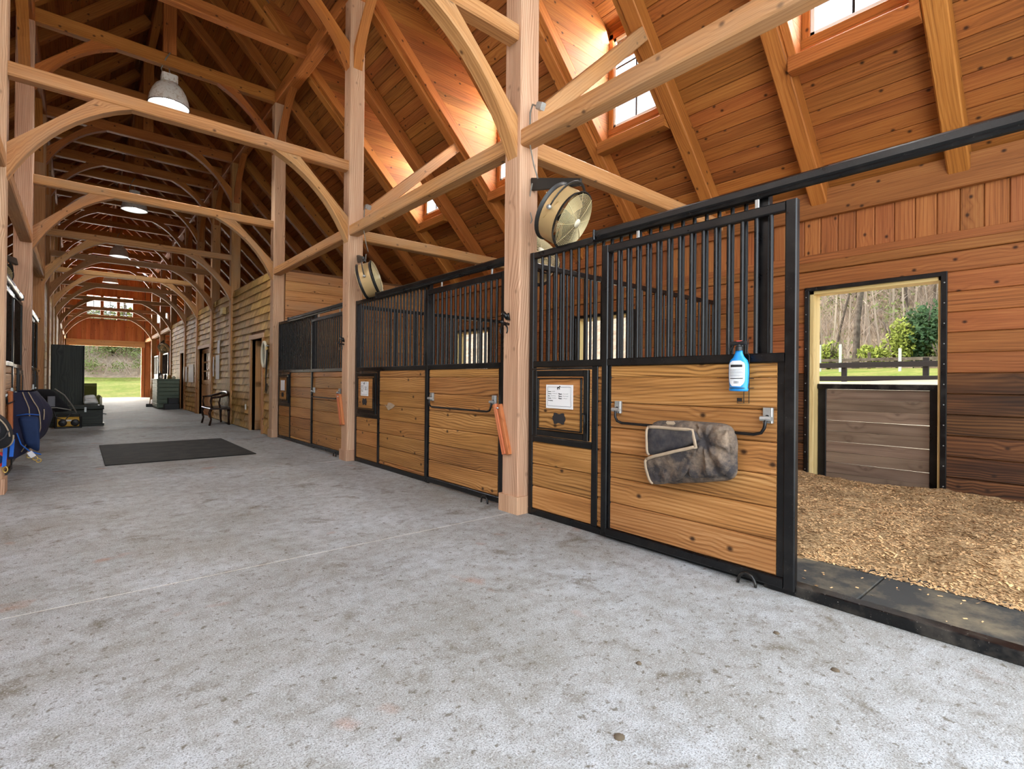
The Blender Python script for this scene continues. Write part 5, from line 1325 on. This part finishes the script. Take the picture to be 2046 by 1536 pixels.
for i in range(2600):
    x = rt.uniform(26.5, 46); y = x * rt.uniform(.08, .42); z = gz(x, y); L = rt.uniform(.6, 2.6); a = rt.uniform(0, 6.28)
    tw.tube([(x, y, z), (x + math.cos(a) * L * .25, y + math.sin(a) * L * .25, z + L * .6), (x + math.cos(a) * L * .6, y + math.sin(a) * L * .6, z + L)], [.016, .011, .005], 3, False)
for i in range(1500):
    y = rt.uniform(52.5, 66); x = rt.uniform(-6, 12); z = gz(x, y); L = rt.uniform(.5, 2.2); a = rt.uniform(0, 6.28)
    tw.tube([(x, y, z), (x + math.cos(a) * L * .3, y + math.sin(a) * L * .3, z + L * .5), (x + math.cos(a) * L * .7, y + math.sin(a) * L * .7, z + L * .8)], [.014, .01, .004], 3, False)
for i in range(420):
    x = rt.uniform(27, 46); y = x * rt.uniform(.08, .42); z = gz(x, y); L = rt.uniform(3, 9); r_ = rt.uniform(.02, .06); dx, dy = rt.uniform(-.06, .06), rt.uniform(-.06, .06)
    tw.tube([(x, y, z - .1), (x + dx * L, y + dy * L, z + L * .6), (x + dx * L * 2.2, y + dy * L * 2.2, z + L)], [r_, r_ * .7, r_ * .25], 3, False)
    for q in range(5):
        a = rt.uniform(0, 6.28); h = L * rt.uniform(.35, .95); b_ = rt.uniform(.5, 1.4); o_ = Vector((x + dx * h * 1.4, y + dy * h * 1.4, z + h))
        tw.tube([o_, o_ + Vector((math.cos(a) * b_, math.sin(a) * b_, b_ * .6))], [r_ * .4, r_ * .1], 3, False)
gl = MB()
for i in range(130):
    x = rt.uniform(26.5, 40); y = x * rt.uniform(.1, .4); z = gz(x, y) + rt.uniform(.5, 6); leaves(gl, (x, y, z), (rt.uniform(.6, 1.5), rt.uniform(.6, 1.5), rt.uniform(.4, .9)), 60, .09, rt)
tag(obj('spring_foliage', gl, 'brush'), 'haze of fresh green leaves among the hillside trees', 'foliage', None, 'stuff')
tag(obj('undergrowth', tw, 'twig'), 'tangle of bare brown twigs covering the hillside', 'undergrowth', None, 'stuff')
# seen through the far door
gl2 = MB()
for k, (x, y, rx, rz, mt_, lb) in enumerate(((2.2, 55.5, 1.7, 1.9, 'brush', 'dark leafy shrub in the centre of the far doorway'), (4.2, 56.2, 1.5, 1.5, 'brush', 'leafy shrub at the right of the far doorway'), (.2, 57, 1.4, .9, 'brush', 'low shrub at the left of the far doorway'), (3.2, 60, 1.8, 1.3, 'leaf', 'pale shrub higher on the far bank'), (.8, 61, 1.9, 1.1, 'brush', 'olive shrub higher on the far bank at left'), (2.2, 64, 2.4, 1.4, 'pine', 'dark evergreen shrub near the top of the far bank'))):
    shrub(x, y, (rx, 1.0, rz), lb, mt_, 1500, .1)
for i in range(360):
    y = rt.uniform(52.5, 64); x = rt.uniform(-5, 10); leaves(gl2, (x, y, gz(x, y) + rt.uniform(.1, 1.2)), (rt.uniform(.3, .9), .5, rt.uniform(.2, .6)), 45, .08, rt)
tag(obj('bank_brush', gl2, 'brush'), 'low olive brush scattered over the far bank', 'brush', None, 'stuff')
tree(3.1, 57, 9, .15, 'slim tree rising behind the far doorway shrubs', 'brush', 500, .12); tree(-.5, 60, 10, .16, 'bare tree on the far bank at left')
# fences in the paddock
def fence(x, y0, y1, step, zs, label, mat, pw, hgt):
    t = thing('paddock_fence', (x, (y0 + y1) / 2, gz(x, y0)), label, 'fence', 'paddock fences')
    y = y0
    while y <= y1 + .01: obj('post', MB().box(x - pw, x + pw, y - pw, y + pw, gz(x, y) - .3, gz(x, y) + hgt, .01), mat, t); y += step
    for zq in zs: obj('rail', MB().beam((x - pw - .02, y0, gz(x, y0) + zq), (x - pw - .02, y1, gz(x, y1) + zq), .03, .12, (1, 0, 0), .005), mat, t)
fence(14.0, -2.0, 16, 1.55, (.42, .10), 'dark board fence just outside the stall windows', 'blackfence', .05, .48)
fence(23.5, -1, 16, 2.4, (.25, .5), 'thin farther fence at the edge of the woods', 'bark', .045, .62)
for k, (y, lb) in enumerate(((7.42, 'left white post standing in the paddock'), (6.72, 'right white post standing in the paddock'), (4.88, 'banded pale post at the wood edge'))):
    o = obj('white_post', MB().box(21.92, 22.0, y - .04, y + .04, gz(22, y) - .2, gz(22, y) + (1.05 if k < 2 else .8), .015, 'z'), 'whitepost'); tag(o, lb, 'post', 'white paddock posts')
